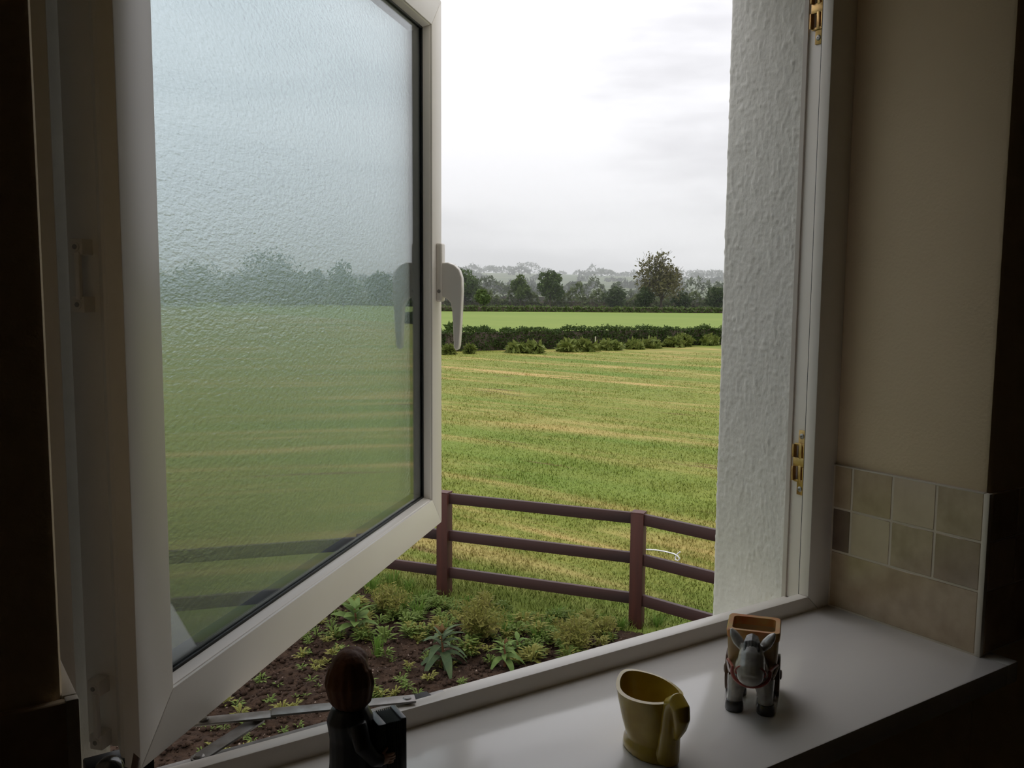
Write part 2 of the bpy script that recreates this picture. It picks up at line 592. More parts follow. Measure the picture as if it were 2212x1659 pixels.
def member(side, prof_of, mt, name, parent, lo, hi, eps=0.0003):
    """prof_of(side) -> list of (coordinate towards the opening, y); lo/hi give matching coordinates on the neighbours"""
    prof = prof_of(side)
    a, b = ('b', 't') if side in 'lr' else ('l', 'r')
    pa, pb = prof_of(a), prof_of(b)

    def fn_idx(i, end):
        q = (pa if end == 0 else pb)[i][0] + (eps if end == 0 else -eps)
        w, y = prof[i]
        return (w, y, q) if side in 'lr' else (q, y, w)
    n = len(prof)
    idx = list(range(n))
    return frame_member(name, lambda i, e: fn_idx(i, e), idx, mt, parent)


def outer_prof(s):
    return [(OUT[s], YL0), (LIP[s], YL0), (LIP[s], YL1), (REB[s], YL1 + .004), (REB[s], YF), (OUT[s], YF)]


for s in 'lrbt':
    member(s, outer_prof, UPVC, 'frame_jamb' if s in 'lr' else ('frame_bottom_rail' if s == 'b' else 'frame_head'), win, None, None)
# weather seals along the lip
SGN = dict(l=1, r=-1, b=1, t=-1)


def seal_prof(s):
    g = SGN[s]
    return [(LIP[s] - g * .0005, YL1 - .0002), (LIP[s] - g * .004, YL1 + .0042), (LIP[s] - g * .012, YL1 + .0042), (LIP[s] - g * .012, YL1 - .0002)]


for s in 'lrbt':
    member(s, seal_prof, GASKET, 'weather_seal', win, None, None, 0.0001)
# mastic joint between frame and render
m = MB(); m.box((-0.0335, YF - .004, -0.04), (-0.028, YF + .004, HEAD)); m.obj('mastic_joint', UPVC_DIRTY, win)


def keep(z0, z1, flip=False):
    """brass locking keep screwed to the rebate of the jamb (faces -x)"""
    hgt = z1 - z0
    y0 = YL1 + .0075
    r = empty('lock_keep', (REB['r'], 0, z0), parent=win)
    r['label'] = 'brass locking keep on the jamb'
    mm = MB()
    # base strip with narrow ends
    mm.bbox((-0.0022, y0 + .006, 0), (0.0004, y0 + .019, hgt), 0.0006)
    # wide claw body made of two pairs of jaws with slots between
    c0, c1 = hgt * .2, hgt * .80
    mm.bbox((-0.0048, y0 + .004, c0), (-0.001, y0 + .024, c0 + hgt * .04), 0.0006)
    mm.bbox((-0.0052, y0 + .002, hgt * .44), (-0.001, y0 + .026, hgt * .58), 0.0008)
    mm.bbox((-0.0048, y0 + .004, c1 - hgt * .04), (-0.001, y0 + .024, c1), 0.0006)
    for a, b in ((c0, hgt * .46), (hgt * .56, c1)):
        mm.bbox((-0.0056, y0 + .0095, a), (-0.0006, y0 + .0150, b), 0.0008)
        mm.bbox((-0.0088, y0 + .0015, a + .002), (-0.0006, y0 + .0042, b - .002), 0.0007)
        mm.bbox((-0.0088, y0 + .0225, a + .002), (-0.0006, y0 + .0255, b - .002), 0.0007)
    mm.obj('keep_plate', BRASS, r, smooth=40)
    for zz in (hgt * .09, hgt * .91):
        mm = MB()
        Mt = Matrix.Translation((-0.0022, y0 + .0125, zz)) @ Matrix.Rotation(-math.pi / 2, 4, 'Y')
        mm.lathe([(0.0044, -.0004), (0.0044, .0006), (0.0032, .0014), (0.0012, .0014), (.001, .0004)], 14, Mt)
        mm.obj('screw', ZINC, r, smooth=50)


def z_at_jamb(u, v):
    d = ray(u, v); t = (REB['r'] - CAM[0]) / d[0]; return (CAM + d * t)[2]


keep(z_at_jamb(1708, 1064), z_at_jamb(1712, 926))
ztop = z_at_jamb(1748, 101)
keep(ztop, ztop + 0.105)

# ---- the sash, swung out on friction stays
ANG = 0.74873
HX, HY = -1.0569, 0.25217
SL, ZB, ZT = 0.98428, 0.0378, 1.0475
SD = 0.068
sash = empty('sash', (HX, HY, 0), ANG, win)
sash['label'] = 'open white casement sash with a double glazed pane'
MS = Matrix.Translation((HX, HY, 0)) @ Matrix.Rotation(ANG, 4, 'Z')
MSI = MS.inverted()
SO = dict(l=0.0, r=SL, b=ZB, t=ZT)


def sprof(s, pts):
    g = SGN[s]
    return [(SO[s] + g * u, w) for u, w in pts]


FL = 0.0585
member('l', lambda s: sprof(s, [(0, 0), (FL, 0), (FL, .0185), (FL - .012, .0185), (FL - .012, SD), (.013, SD), (.013, .034), (.006, .026), (.006, .020), (0, .018)]), UPVC, 'stile', sash, None, None)
member('r', lambda s: sprof(s, [(0, 0), (FL, 0), (FL, .0185), (FL - .012, .0185), (FL - .012, SD), (.013, SD), (.013, .034), (.006, .026), (.006, .020), (0, .018)]), UPVC, 'stile', sash, None, None)
member('b', lambda s: sprof(s, [(0, 0), (FL, 0), (FL, .0185), (FL - .012, .0185), (FL - .012, SD), (.013, SD), (.013, .034), (.006, .026), (.006, .020), (0, .018)]), UPVC, 'rail', sash, None, None)
member('t', lambda s: sprof(s, [(0, 0), (FL, 0), (FL, .0185), (FL - .012, .0185), (FL - .012, SD), (.013, SD), (.013, .034), (.006, .026), (.006, .020), (0, .018)]), UPVC, 'rail', sash, None, None)
GL0 = 0.0195                                           # inner face of the glass
for s in 'lrbt':
    member(s, lambda s: sprof(s, [(FL - .001, .0035), (FL + .0012, .0035), (FL + .0050, .0160), (FL + .0050, .0184), (FL - .001, .0184)]), UPVC, 'glazing_bead', sash, None, None, 0.0001)
    member(s, lambda s: sprof(s, [(FL - .002, .0162), (FL + .0085, .0162), (FL + .0085, GL0 - .0001), (FL - .002, GL0 - .0001)]), GASKET, 'gasket', sash, None, None, 0.0001)
    member(s, lambda s: sprof(s, [(FL - .008, .0480), (FL + .004, .0480), (FL + .002, .053), (FL - .008, .053)]), GASKET, 'outer_bead', sash, None, None, 0.0001)
    member(s, lambda s: sprof(s, [(FL - .010, .0238), (FL + .0085, .0238), (FL + .0140, .0432), (FL - .010, .0432)]), ALU, 'spacer_bar', sash, None, None, 0.0001)
GLASS_IN = glass_mat('pane_glass_clear', (0.955, 0.975, 0.975), 0.0, None)
GLASS_OUT = glass_mat('pane_glass_obscured', (0.81, 0.865, 0.88), 0.27, (150, 0.55, 0.0010))
gi = FL - .011
for (w0, w1, gm) in ((GL0, GL0 + .004, GLASS_IN), (.0435, .0475, GLASS_OUT)):
    mm = MB(); mm.box((gi, w0, ZB + gi), (SL - gi, w1, ZT - gi)); mm.obj('pane', gm, sash)

# plastic run-up plates on the hinge edge of the sash
def sash_edge_z(u, v, off):
    nn = MS.to_3x3() @ Vector((1, 0, 0)); p0 = MS @ Vector((off, 0, 0))
    P = on_plane(u, v, p0, nn); q = MSI @ Vector(P); return q


for (ua, va, ub, vb) in ((175, 516, 181, 675), (212, 1464, 220, 1612)):
    qa, qb = sash_edge_z(ua, va, .006), sash_edge_z(ub, vb, .006)
    zc0, zc1 = qb.z, qa.z
    wc = (qa.y + qb.y) / 2
    e = empty('edge_bracket', (0.006, wc, zc0), parent=sash)
    hh = zc1 - zc0
    mm = MB()
    mm.bbox((-.0080, -.007, 0), (.008, .007, hh * .22), .001); mm.bbox((-.0080, -.007, hh * .78), (.008, .007, hh), .001)
    mm.bbox((-.0100, -.0045, hh * .18), (-.0050, .0010, hh * .82), .001)
    for zz in (hh * .11, hh * .89):
        mm.lathe([(.0042, 0), (.0042, .0008), (.0025, .0012)], 14, Matrix.Translation((-.0080, 0, zz)) @ Matrix.Rotation(-math.pi / 2, 4, 'Y'))
    bo = mm.mesh('edge_bracket_body', 40)
    e2 = link('edge_bracket_body', bo, UPVC, sash); e2.location = e.location
    bpy.data.objects.remove(e)
    mm = MB()
    for zz in (hh * .11, hh * .89):
        mm.lathe([(.0024, 0), (.0024, .0005)], 8, Matrix.Translation((-.0092, 0, zz)) @ Matrix.Rotation(-math.pi / 2, 4, 'Y'))
    e3 = mm.obj('screw_head', ZINC, sash); e3.location = e2.location
    e2.name = 'edge_bracket'

# handle: plate on the free stile, cranked lever hanging down
hz_top = None


def sash_pt(u, v, off=0.0):
    nn = MS.to_3x3() @ Vector((0, 1, 0)); p0 = MS @ Vector((0, off, 0))
    return MSI @ Vector(on_plane(u, v, p0, nn))


def build_handle():
    xh = SL - 0.022                                       # centre line of the backplate
    zt_ = 0.592
    mm = MB()
    mm.bbox((xh - .0125, -.011, zt_ - .112), (xh + .0125, .001, zt_), .004, seg=3)
    mm.obj('handle_plate', UPVC, sash, smooth=50)
    out = [(957, 574), (972, 573), (985, 578), (995, 588), (1000, 603), (1001, 630), (999, 670), (997, 710), (995, 737), (993, 744), (988, 747), (984, 742), (983, 720), (982, 690), (980, 664), (977, 652), (970, 645), (960, 640), (952, 642), (947, 636)]
    poly = [(-(u - 950) * .00099, zt_ - (v - 535) * .00097) for u, v in out]
    bm = bmesh.new()
    f0 = bm.faces.new([bm.verts.new((xh - .009, p[0], p[1])) for p in poly])
    ex = bmesh.ops.extrude_face_region(bm, geom=[f0])
    for v_ in ex['geom']:
        if isinstance(v_, bmesh.types.BMVert):
            v_.co.x += .018
    bmesh.ops.recalc_face_normals(bm, faces=bm.faces)
    bmesh.ops.bevel(bm, geom=[e_ for e_ in bm.edges if abs(e_.verts[0].co.x - e_.verts[1].co.x) < 1e-6], offset=.0032, segments=3, affect='EDGES', profile=.5)
    mm = MB(); mm.from_bm(bm)
    mm.obj('handle', UPVC, sash, smooth=60)
    mm = MB()
    mm.lathe([(.0035, 0), (.0035, .001)], 10, Matrix.Translation((xh - .0128, -.0055, zt_ - .092)) @ Matrix.Rotation(-math.pi / 2, 4, 'Y'))
    mm.obj('handle_lock', ZINC, sash)


build_handle()

# friction stay at the foot of the sash
def bar(name, p, q, w, t, zc, m_=STEEL, step=None):
    p, q = Vector((p[0], p[1], zc)), Vector((q[0], q[1], zc))
    d = (q - p); Ln = d.length; a = math.atan2(d.y, d.x)
    M = Matrix.Translation(p) @ Matrix.Rotation(a, 4, 'Z')
    mm = MB()
    poly = []
    for k in range(9):
        th = math.pi / 2 + math.pi * k / 8
        poly.append((math.cos(th) * w / 2, math.sin(th) * w / 2))
    for k in range(9):
        th = -math.pi / 2 + math.pi * k / 8
        poly.append((Ln + math.cos(th) * w / 2, math.sin(th) * w / 2))
    if step:
        mm.bbox((Ln * step, -w / 2, .0), (Ln + w / 2, w / 2, t), .0006, M)
        mm.bbox((-w / 2, -w / 2, -t), (Ln * step + .006, w / 2, 0.0002), .0006, M)
    else:
        mm.prism(poly, -t / 2, t / 2, 'z', M)
    for xx in (0.0, Ln):
        mm.lathe([(.0058, -t), (.0058, t * .9), (.004, t * 1.5)], 14, M @ Matrix.Translation((xx, 0, 0)))
    return mm.obj(name, m_, win, smooth=35)


zs = 0.026
pA, pB = on_z(440, 1556, zs), on_z(880, 1513, zs)
bar('stay_arm', pA, pB, 0.0185, 0.0026, zs, step=0.32)
pC, pD = on_z(430, 1637, 0.019), on_z(556, 1556, 0.019)
bar('stay_link', pC, pD, 0.0170, 0.0024, 0.019)
m = MB(); m.bbox((LIP['l'] + .01, D + .028, REB['b'] - .001), (LIP['l'] + .42, D + .048, REB['b'] + .0075), .0008); m.obj('stay_track', STEEL, win, smooth=40)
e = on_z(880, 1513, 0.022)
m = MB(); m.bbox((e[0] - .006, e[1] - .008, .010), (e[0] + .03, e[1] + .008, .0235), .001); m.obj('stay_cap_or_added_block', GASKET, win, smooth=40)
e = on_z(262, 1652, 0.02)
m = MB(); m.bbox((e[0] - .034, e[1] - .012, .003), (e[0] + .030, e[1] + .014, .031), .002); m.obj('stay_cap_or_added_block', GASKET, win, smooth=40)  # black block added to hide the soil showing in the dark hinge corner

POST0 = on_z(960, 1290, GZ)                           # foot of the first fence post
_top = CAM + ray(958, 1056) * np.dot(POST0 - CAM, FW)
PH = _top[2] - GZ
_t1 = on_z(1380, 1105, GZ + PH)
FD = np.array([_t1[0] - POST0[0], _t1[1] - POST0[1]]); FS = float(np.linalg.norm(FD)); FD = FD / FS
FN = np.array([FD[1], -FD[0]])
if np.dot(FN, -np.array([POST0[0], POST0[1]])) > 0:
    FN = -FN                                             # FN points from the garden to the field
# ================================================================== OUTSIDE: LAND
def field_mat(name, kind):
    """meadow colours mixed by place; the same mix colours blades and ground"""
    mt = bpy.data.materials.new(name); mt.use_nodes = True
    nt = mt.node_tree; L = nt.links.new; b = nt.nodes['Principled BSDF']
    b.inputs['Roughness'].default_value = 0.8; b.inputs['Specular IOR Level'].default_value = 0.15
    tc = nt.nodes.new('ShaderNodeTexCoord')
    geo = nt.nodes.new('ShaderNodeNewGeometry')

    def noise(scale, detail, rot, sc, lo, hi):
        m0 = nt.nodes.new('ShaderNodeMapping'); m0.inputs['Rotation'].default_value = (0, 0, rot)
        mp = nt.nodes.new('ShaderNodeMapping'); mp.inputs['Scale'].default_value = sc
        L(geo.outputs['Position'], m0.inputs[0]); L(m0.outputs[0], mp.inputs[0])
        n = nt.nodes.new('ShaderNodeTexNoise'); n.inputs['Scale'].default_value = scale; n.inputs['Detail'].default_value = detail
        L(mp.outputs[0], n.inputs['Vector'])
        r = nt.nodes.new('ShaderNodeMapRange'); r.inputs['From Min'].default_value = lo; r.inputs['From Max'].default_value = hi
        L(n.outputs['Fac'], r.inputs['Value']); return r.outputs['Result']

    def mix(fac, a, bcol):
        mx = nt.nodes.new('ShaderNodeMix'); mx.data_type = 'RGBA'
        L(fac, mx.inputs['Factor'])
        for s, c in ((mx.inputs['A'], a), (mx.inputs['B'], bcol)):
            if isinstance(c, tuple):
                s.default_value = (*c, 1)
            else:
                L(c, s)
        return mx.outputs['Result']
    if kind == 'mown':
        rows = noise(0.55, 4, ROWA, (0.10, 1.0, 1.0), .36, .62)       # swathes left by the mower
        patch = noise(0.30, 3, ROWA, (0.45, 1.0, 1.0), .36, .64)
        fine = noise(7.0, 5, 0, (1, 1, 1), .34, .66)
        straw = noise(1.3, 6, ROWA, (0.16, 1.4, 1.0), .48, .64)
        base = mix(rows, (0.120, 0.180, 0.022), (0.235, 0.215, 0.046))
        base = mix(patch, base, (0.185, 0.205, 0.034))
        fm = nt.nodes.new('ShaderNodeMath'); fm.operation = 'MULTIPLY'; fm.inputs[1].default_value = .55
        L(fine, fm.inputs[0])
        base = mix(fm.outputs[0], base, (0.105, 0.140, 0.018))
        sm = nt.nodes.new('ShaderNodeMath'); sm.operation = 'MULTIPLY'; L(straw, sm.inputs[0]); L(rows, sm.inputs[1])
        base = mix(sm.outputs[0], base, (0.40, 0.290, 0.105))
        dv = nt.nodes.new('ShaderNodeVectorMath'); dv.operation = 'SUBTRACT'; dv.inputs[1].default_value = tuple(POST0)
        L(geo.outputs['Position'], dv.inputs[0])
        dt = nt.nodes.new('ShaderNodeVectorMath'); dt.operation = 'DOT_PRODUCT'; dt.inputs[1].default_value = (FN[0], FN[1], 0)
        L(dv.outputs[0], dt.inputs[0])
        ng = nt.nodes.new('ShaderNodeMapRange'); ng.inputs['From Min'].default_value = 2.2; ng.inputs['From Max'].default_value = 0.3; ng.inputs['To Max'].default_value = .8
        L(dt.outputs['Value'], ng.inputs['Value'])
        base = mix(ng.outputs['Result'], base, (0.100, 0.150, 0.022))     # uncut verge along the fence
        br = noise(2.2, 6, ROWA, (0.12, 1.5, 1.0), .64, .74)
        base = mix(br, base, (0.14, 0.085, 0.035))
    elif kind == 'pasture':
        a = noise(0.12, 4, ROWA, (0.25, 1.0, 1.0), .35, .65)
        f2 = noise(1.4, 4, ROWA, (0.3, 1.0, 1.0), .35, .68)
        base = mix(a, (0.145, 0.205, 0.030), (0.178, 0.228, 0.040))
        fm = nt.nodes.new('ShaderNodeMath'); fm.operation = 'MULTIPLY'; fm.inputs[1].default_value = .5
        L(f2, fm.inputs[0])
        base = mix(fm.outputs[0], base, (0.130, 0.190, 0.030))
    else:
        a = noise(0.012, 3, 0.4, (0.35, 1.0, 1.0), .42, .56)
        f2 = noise(0.05, 3, 0.2, (0.3, 1.0, 1.0), .45, .62)
        base = mix(a, (0.060, 0.088, 0.030), (0.095, 0.115, 0.042))
        base = mix(f2, base, (0.045, 0.062, 0.026))
    L(base, b.inputs['Base Color'])
    return mt


# mower rows run the way two points of one row in the picture lie on the ground
_a, _b = ground_hit(1010, 950), ground_hit(1325, 995)
ROWA = -math.atan2(_b[1] - _a[1], _b[0] - _a[0])
M_MOWN = field_mat('mown_meadow', 'mown'); M_PAST = field_mat('bright_pasture', 'pasture'); M_FAR = field_mat('distant_farmland', 'far')


def line_of(p, q):
    l0, q0 = lat_q(p[0], p[1]); l1, q1 = lat_q(q[0], q[1])
    s = (q1 - q0) / (l1 - l0); return lambda la: q0 + s * (np.asarray(la, float) - l0)


H1 = line_of(ground_hit(955, 760), ground_hit(1545, 745))
H2q = 0.5 * (lat_q(*ground_hit(1000, 677)[:2])[1] + lat_q(*ground_hit(1350, 671)[:2])[1])
H2 = lambda la: H2q + 0.05 * np.asarray(la, float)


def patch(name, qa, qb, lat0, lat1, nl, nq, mt, pw=1.0, **kw):
    la = np.linspace(lat0, lat1, nl); t = np.linspace(0, 1, nq) ** pw
    LA, T = np.meshgrid(la, t)
    Q = qa(LA) + (qb(LA) - qa(LA)) * T
    X, Y = xy_of(LA, Q)
    Z = ground_z(LA, Q)
    return link(name, grid_mesh(name, X, Y, Z), mt, None, kind='structure', **kw)


cst = lambda c: (lambda la: np.asarray(la, float) * 0 + c)
patch('field_near', cst(-30), lambda la: np.maximum(H1(la), -25), -90, 240, 67, 60, M_MOWN, label='mown meadow with straw coloured swathes beyond the fence')
patch('field_far', lambda la: np.maximum(H1(la), -25), H2, -220, 560, 60, 40, M_PAST, label='bright green pasture behind the clipped hedge')
patch('valley_land', H2, cst(430), -500, 900, 60, 16, M_FAR, label='paler fields among the trees')
patch('hill_ridge', cst(430), cst(2300), -1900, 2600, 160, 90, M_FAR, label='low misty ridge of fields on the skyline')

# ---- haze: damp air over the valley
def haze():
    mt = bpy.data.materials.new('damp_air'); mt.use_nodes = True
    nt = mt.node_tree; nt.nodes.clear()
    out = nt.nodes.new('ShaderNodeOutputMaterial')
    vs = nt.nodes.new('ShaderNodeVolumeScatter')
    vs.inputs['Color'].default_value = (0.97, 0.98, 1.0, 1); vs.inputs['Density'].default_value = 0.00048; vs.inputs['Anisotropy'].default_value = 0.0
    nt.links.new(vs.outputs[0], out.inputs['Volume'])
    mm = MB()
    pts = [xy_of(*p) for p in ((-2100, 150), (2800, 150), (2800, 2500), (-2100, 2500))]
    mm.prism(pts, -25, 150, 'z')
    o = mm.obj('haze', mt, label='thin mist hanging over the distant valley', cat='haze', kind='stuff')
    return o


haze()

# ---- leaves helper
def leaf_cloud(centers, size, seed, aspect=1.6, updir=0.3):
    """quads of random lean at the given centres -> (verts, faces)"""
    g = np.random.default_rng(seed); n = len(centers)
    a = g.uniform(0, 2 * np.pi, n); tilt = np.arccos(g.uniform(-1, 1, n))
    nrm = np.stack([np.sin(tilt) * np.cos(a), np.sin(tilt) * np.sin(a), np.cos(tilt) + updir], 1)
    nrm /= np.linalg.norm(nrm, axis=1)[:, None]
    t = g.normal(size=(n, 3)); t -= nrm * (t * nrm).sum(1)[:, None]; t /= np.linalg.norm(t, axis=1)[:, None]
    b = np.cross(nrm, t)
    s = (size * g.uniform(.6, 1.4, n))[:, None]
    V = np.stack([centers - t * s * aspect, centers - b * s * .62, centers + t * s * aspect, centers + b * s * .62], 1)
    return V.reshape(-1, 3), np.arange(n * 4).reshape(n, 4)


LEAFM = dict(
    mid=leaf_mat('tree_leaf_mid', (0.048, 0.082, 0.020), (0.078, 0.115, 0.028), 0.5),
    dark=leaf_mat('tree_leaf_dark', (0.033, 0.055, 0.018), (0.052, 0.078, 0.023), 0.5),
    fresh=leaf_mat('tree_leaf_fresh', (0.070, 0.112, 0.024), (0.10, 0.145, 0.032), 0.5),
    olive=leaf_mat('tree_leaf_olive', (0.14, 0.122, 0.05), (0.105, 0.11, 0.04), 0.5),
    grey=leaf_mat('tree_leaf_grey', (0.07, 0.088, 0.042), (0.09, 0.092, 0.05), 0.5))
BARK = mat('bark', (0.085, 0.068, 0.05), 0.9, 0.2, noise=(3, 1, (0.05, 0.042, 0.033), 4))


def tree(name, P, h, w, mt, label, seed, n=1800, trunk=0.18, lobes=9, leaf=0.30, group=None, sparse=False, cat='tree', twin=False):
    g = np.random.default_rng(seed)
    root = empty(name, tuple(P), label=label, cat=cat, group=group)
    # trunk and boughs
    mm = MB()
    tr = max(0.02 * h, 0.06)
    lob = []
    for k in range(lobes):
        a = g.uniform(0, 2 * math.pi); rr = math.sqrt(g.uniform(0, 1)) * w * .30
        zz = h * (trunk + (1 - trunk) * g.uniform(.22, .80))
        fall = 1 - ((zz / h - .45) / .62) ** 2 * .55
        lob.append((rr * math.cos(a) * fall, rr * math.sin(a) * fall, zz, w * g.uniform(.17, .27) * (0.75 + .4 * fall) * .9))
    lob.append((0, 0, h * .86, w * .2)); lob.append((0, 0, h * (trunk + .32), w * .30))
    mm.tube([(0, 0, -.3), (0, 0, h * trunk), (tr * .6, 0, h * .45), (0, tr, h * .75)], [tr * 1.5, tr, tr * .7, tr * .3], 7)
    for (x, y, z, r) in lob[:lobes]:
        zb = h * g.uniform(trunk * .8, trunk + .2)
        mm.tube([(0, 0, zb), (x * .45, y * .45, zb + (z - zb) * .55), (x, y, z)], [tr * .55, tr * .35, tr * .12], 5)
    if sparse:
        for k in range(150):
            x, y, z, r = lob[k % len(lob)]
            d = g.normal(size=3); d[2] = abs(d[2]) * .9; d /= np.linalg.norm(d)
            e_ = (x + d[0] * r * 1.25, y + d[1] * r * 1.25, z + d[2] * r * 1.3)
            md = (x + d[0] * r * .55 + g.normal() * .15, y + d[1] * r * .55, z + d[2] * r * .5)
            mm.tube([(x, y, z - r * .3), md, e_], [tr * .20, tr * .12, .02], 4, cap=False)
    mm.obj('trunk', BARK, root)
    cs = []
    tot = sum(l[3] ** 2 for l in lob)
    for (x, y, z, r) in lob:
        k = int(n * r * r / tot)
        d = g.normal(size=(k, 3)); d /= np.linalg.norm(d, axis=1)[:, None]
        rad = r * (g.uniform(.45 if not sparse else .2, 1.0, k) ** .5) * (1 + .18 * g.normal(size=k) * (1 if sparse else .5))
        cs.append(np.array([x, y, z]) + d * rad[:, None] * np.array([1, 1, .95]))
    cs = np.concatenate(cs)
    cs = cs[cs[:, 2] > h * trunk * .55]
    V, Fq = leaf_cloud(cs, leaf, seed + 7)
    link('crown', raw_mesh('crown', V, Fq, 4), mt, root)
    return root


def px_tree(name, u, vb, vt, wpx, mt, label, seed, **kw):
    P = ground_hit(u, vb)
    dep = np.dot(P - CAM, FW)
    h = (vb - vt) * dep / F; w = wpx * dep / F
    return tree(name, (P[0], P[1], P[2]), h, w, mt, label, seed, leaf=max(0.16, dep * 0.0012), **kw)


# each tree along the valley hedgerow: picture column, foot, top, width
px_tree('hedgerow_tree', 1004, 661, 586, 84, LEAFM['mid'], 'broad green tree beside the window handle', 1, n=2600)
px_tree('small_tree', 1044, 671, 626, 40, LEAFM['fresh'], 'small round lone tree standing in the strip before the hedgerow', 2, n=1300, trunk=.25)
px_tree('hedgerow_tree', 1124, 662, 592, 46, LEAFM['fresh'], 'slim pointed light green tree in the hedgerow', 3, n=1800, trunk=.08)
px_tree('hedgerow_tree', 1188, 663, 584, 62, LEAFM['mid'], 'tall domed green tree in the middle of the hedgerow', 4, n=2600, trunk=.10)
px_tree('bare_ash_tree', 1428, 668, 545, 108, LEAFM['olive'], 'tall sparse brownish tree with branches showing through', 5, n=2600, sparse=True, lobes=15, trunk=.12)
px_tree('dark_bush', 1328, 664, 624, 56, LEAFM['dark'], 'dark rounded bush between the domed tree and the sparse tree', 6, n=1500, trunk=.04, cat='bush')
px_tree('dark_bush', 1392, 668, 622, 46, LEAFM['dark'], 'dark bush against the foot of the sparse tree', 7, n=1200, trunk=.04, cat='bush')
px_tree('dark_bush', 1474, 667, 634, 52, LEAFM['dark'], 'low dark bush just past the sparse tree', 8, n=1200, trunk=.04, cat='bush')
px_tree('dark_bush', 1548, 668, 624, 50, LEAFM['dark'], 'dark bush showing at the edge of the pebbledashed wall', 9, n=1200, trunk=.04, cat='bush')
# the inner pane mirrors the valley further round: each tree stands where its mirrored sight line meets the ground
_n = np.array([-math.sin(0.74873), math.cos(0.74873), 0.0]); _h = np.array([-1.0569, 0.25217, 0.0])
CAM_M = CAM - 2 * np.dot(CAM - _h, _n) * _n


def mirror_hit(u, v):
    d = ray(u, v); d = d - 2 * np.dot(d, _n) * _n; t = 3.0
    for _ in range(6000):
        P = CAM_M + d * t
        la, q = lat_q(P[0], P[1])
        g = float(ground_z(la, q))
        if P[2] <= g:
            break
        t += max(0.01, (P[2] - g) * 0.4)
    return P


def mirror_tree(u, vb, vt, wpx, mt, label, seed, **kw):
    P = mirror_hit(u, vb)
    dep = float(np.linalg.norm(P - CAM_M)) * math.cos(math.atan((u - IW / 2) / F))
    return tree('valley_tree', (P[0], P[1], P[2]), (vb - vt) * dep / F, wpx * dep / F, mt, label, seed, leaf=max(0.16, dep * 0.0012), **kw)


mirror_tree(585, 662, 552, 180, LEAFM['mid'], 'very broad tree mirrored in the middle of the pane', 10, n=4600, lobes=18, trunk=.05)
mirror_tree(742, 662, 566, 90, LEAFM['fresh'], 'rounded tree with a pointed top mirrored in the pane near the handle', 11, n=2400, trunk=.05)
mirror_tree(686, 660, 580, 50, LEAFM['mid'], 'small tree mirrored between the broad one and the pointed one', 12, n=1300, trunk=.05)
mirror_tree(420, 662, 582, 150, LEAFM['mid'], 'wide low tree mirrored at the hinge end of the pane', 13, n=3200, lobes=14, trunk=.05)
mirror_tree(820, 660, 592, 80, LEAFM['mid'], 'low tree mirrored beside the reflection of the handle', 14, n=1800, lobes=10, trunk=.05)
mirror_tree(500, 660, 596, 90, LEAFM['dark'], 'dark bush mirrored below the edge of the broad tree', 15, n=1800, lobes=10, trunk=.05)
mirror_tree(650, 660, 600, 110, LEAFM['dark'], 'dark bush mirrored under the small tree', 16, n=1800, lobes=10, trunk=.05)
mirror_tree(340, 662, 590, 120, LEAFM['dark'], 'dark tree mirrored where the pane meets the hinge stile', 17, n=2200, lobes=10, trunk=.05)


def hedge_strip(name, line, lat0, lat1, h, w, n, leaf, mt, label, seed, cat='hedge', zj=0.12, q_off=0.0, taper=None):
    g = np.random.default_rng(seed)
    root = empty(name, (0, 0, 0), label=label, cat=cat)
    la = g.uniform(lat0, lat1, n)
    hh = h * (1 + zj * (vnoise(la * 1.3 / h, la * 0, seed) - .5) * 2 + zj * .8 * (vnoise(la * 4 / h, la * 0 + 3, seed) - .5))
    if taper is not None:
        hh = hh * taper(la)
    # leaves on the front, the top and the back
    face = g.uniform(0, 1, n)
    z = np.where(face < .62, g.uniform(0.02, 1, n) ** .85 * hh, hh * (1 + .06 * g.normal(size=n)))
    dq = np.where(face < .62, -w / 2 * (1 - .25 * (z / hh)) + .10 * h * g.normal(size=n) * .6, g.uniform(-w / 2, w / 2, n))
    bulge = (vnoise(la * 2.2 / h, z * 2.5 / h, seed + 5) - .5) * .35 * h
    dq = dq + np.where(face < .62, bulge, 0)
    q = line(la) + dq + q_off
    X, Y = xy_of(la, q)
    c = np.stack([X, Y, ground_z(la, line(la)) + z], 1)
    V, Fq = leaf_cloud(c, leaf, seed + 1)
    link('foliage', raw_mesh('foliage', V, Fq, 4), mt, root)
    # woody core
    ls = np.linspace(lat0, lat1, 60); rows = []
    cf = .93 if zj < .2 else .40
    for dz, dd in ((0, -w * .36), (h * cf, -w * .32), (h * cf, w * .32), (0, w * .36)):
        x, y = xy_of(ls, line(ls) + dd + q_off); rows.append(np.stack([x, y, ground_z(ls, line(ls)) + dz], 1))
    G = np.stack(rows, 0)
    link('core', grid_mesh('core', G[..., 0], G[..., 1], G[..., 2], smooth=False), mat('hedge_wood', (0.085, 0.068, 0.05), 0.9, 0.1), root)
    return root


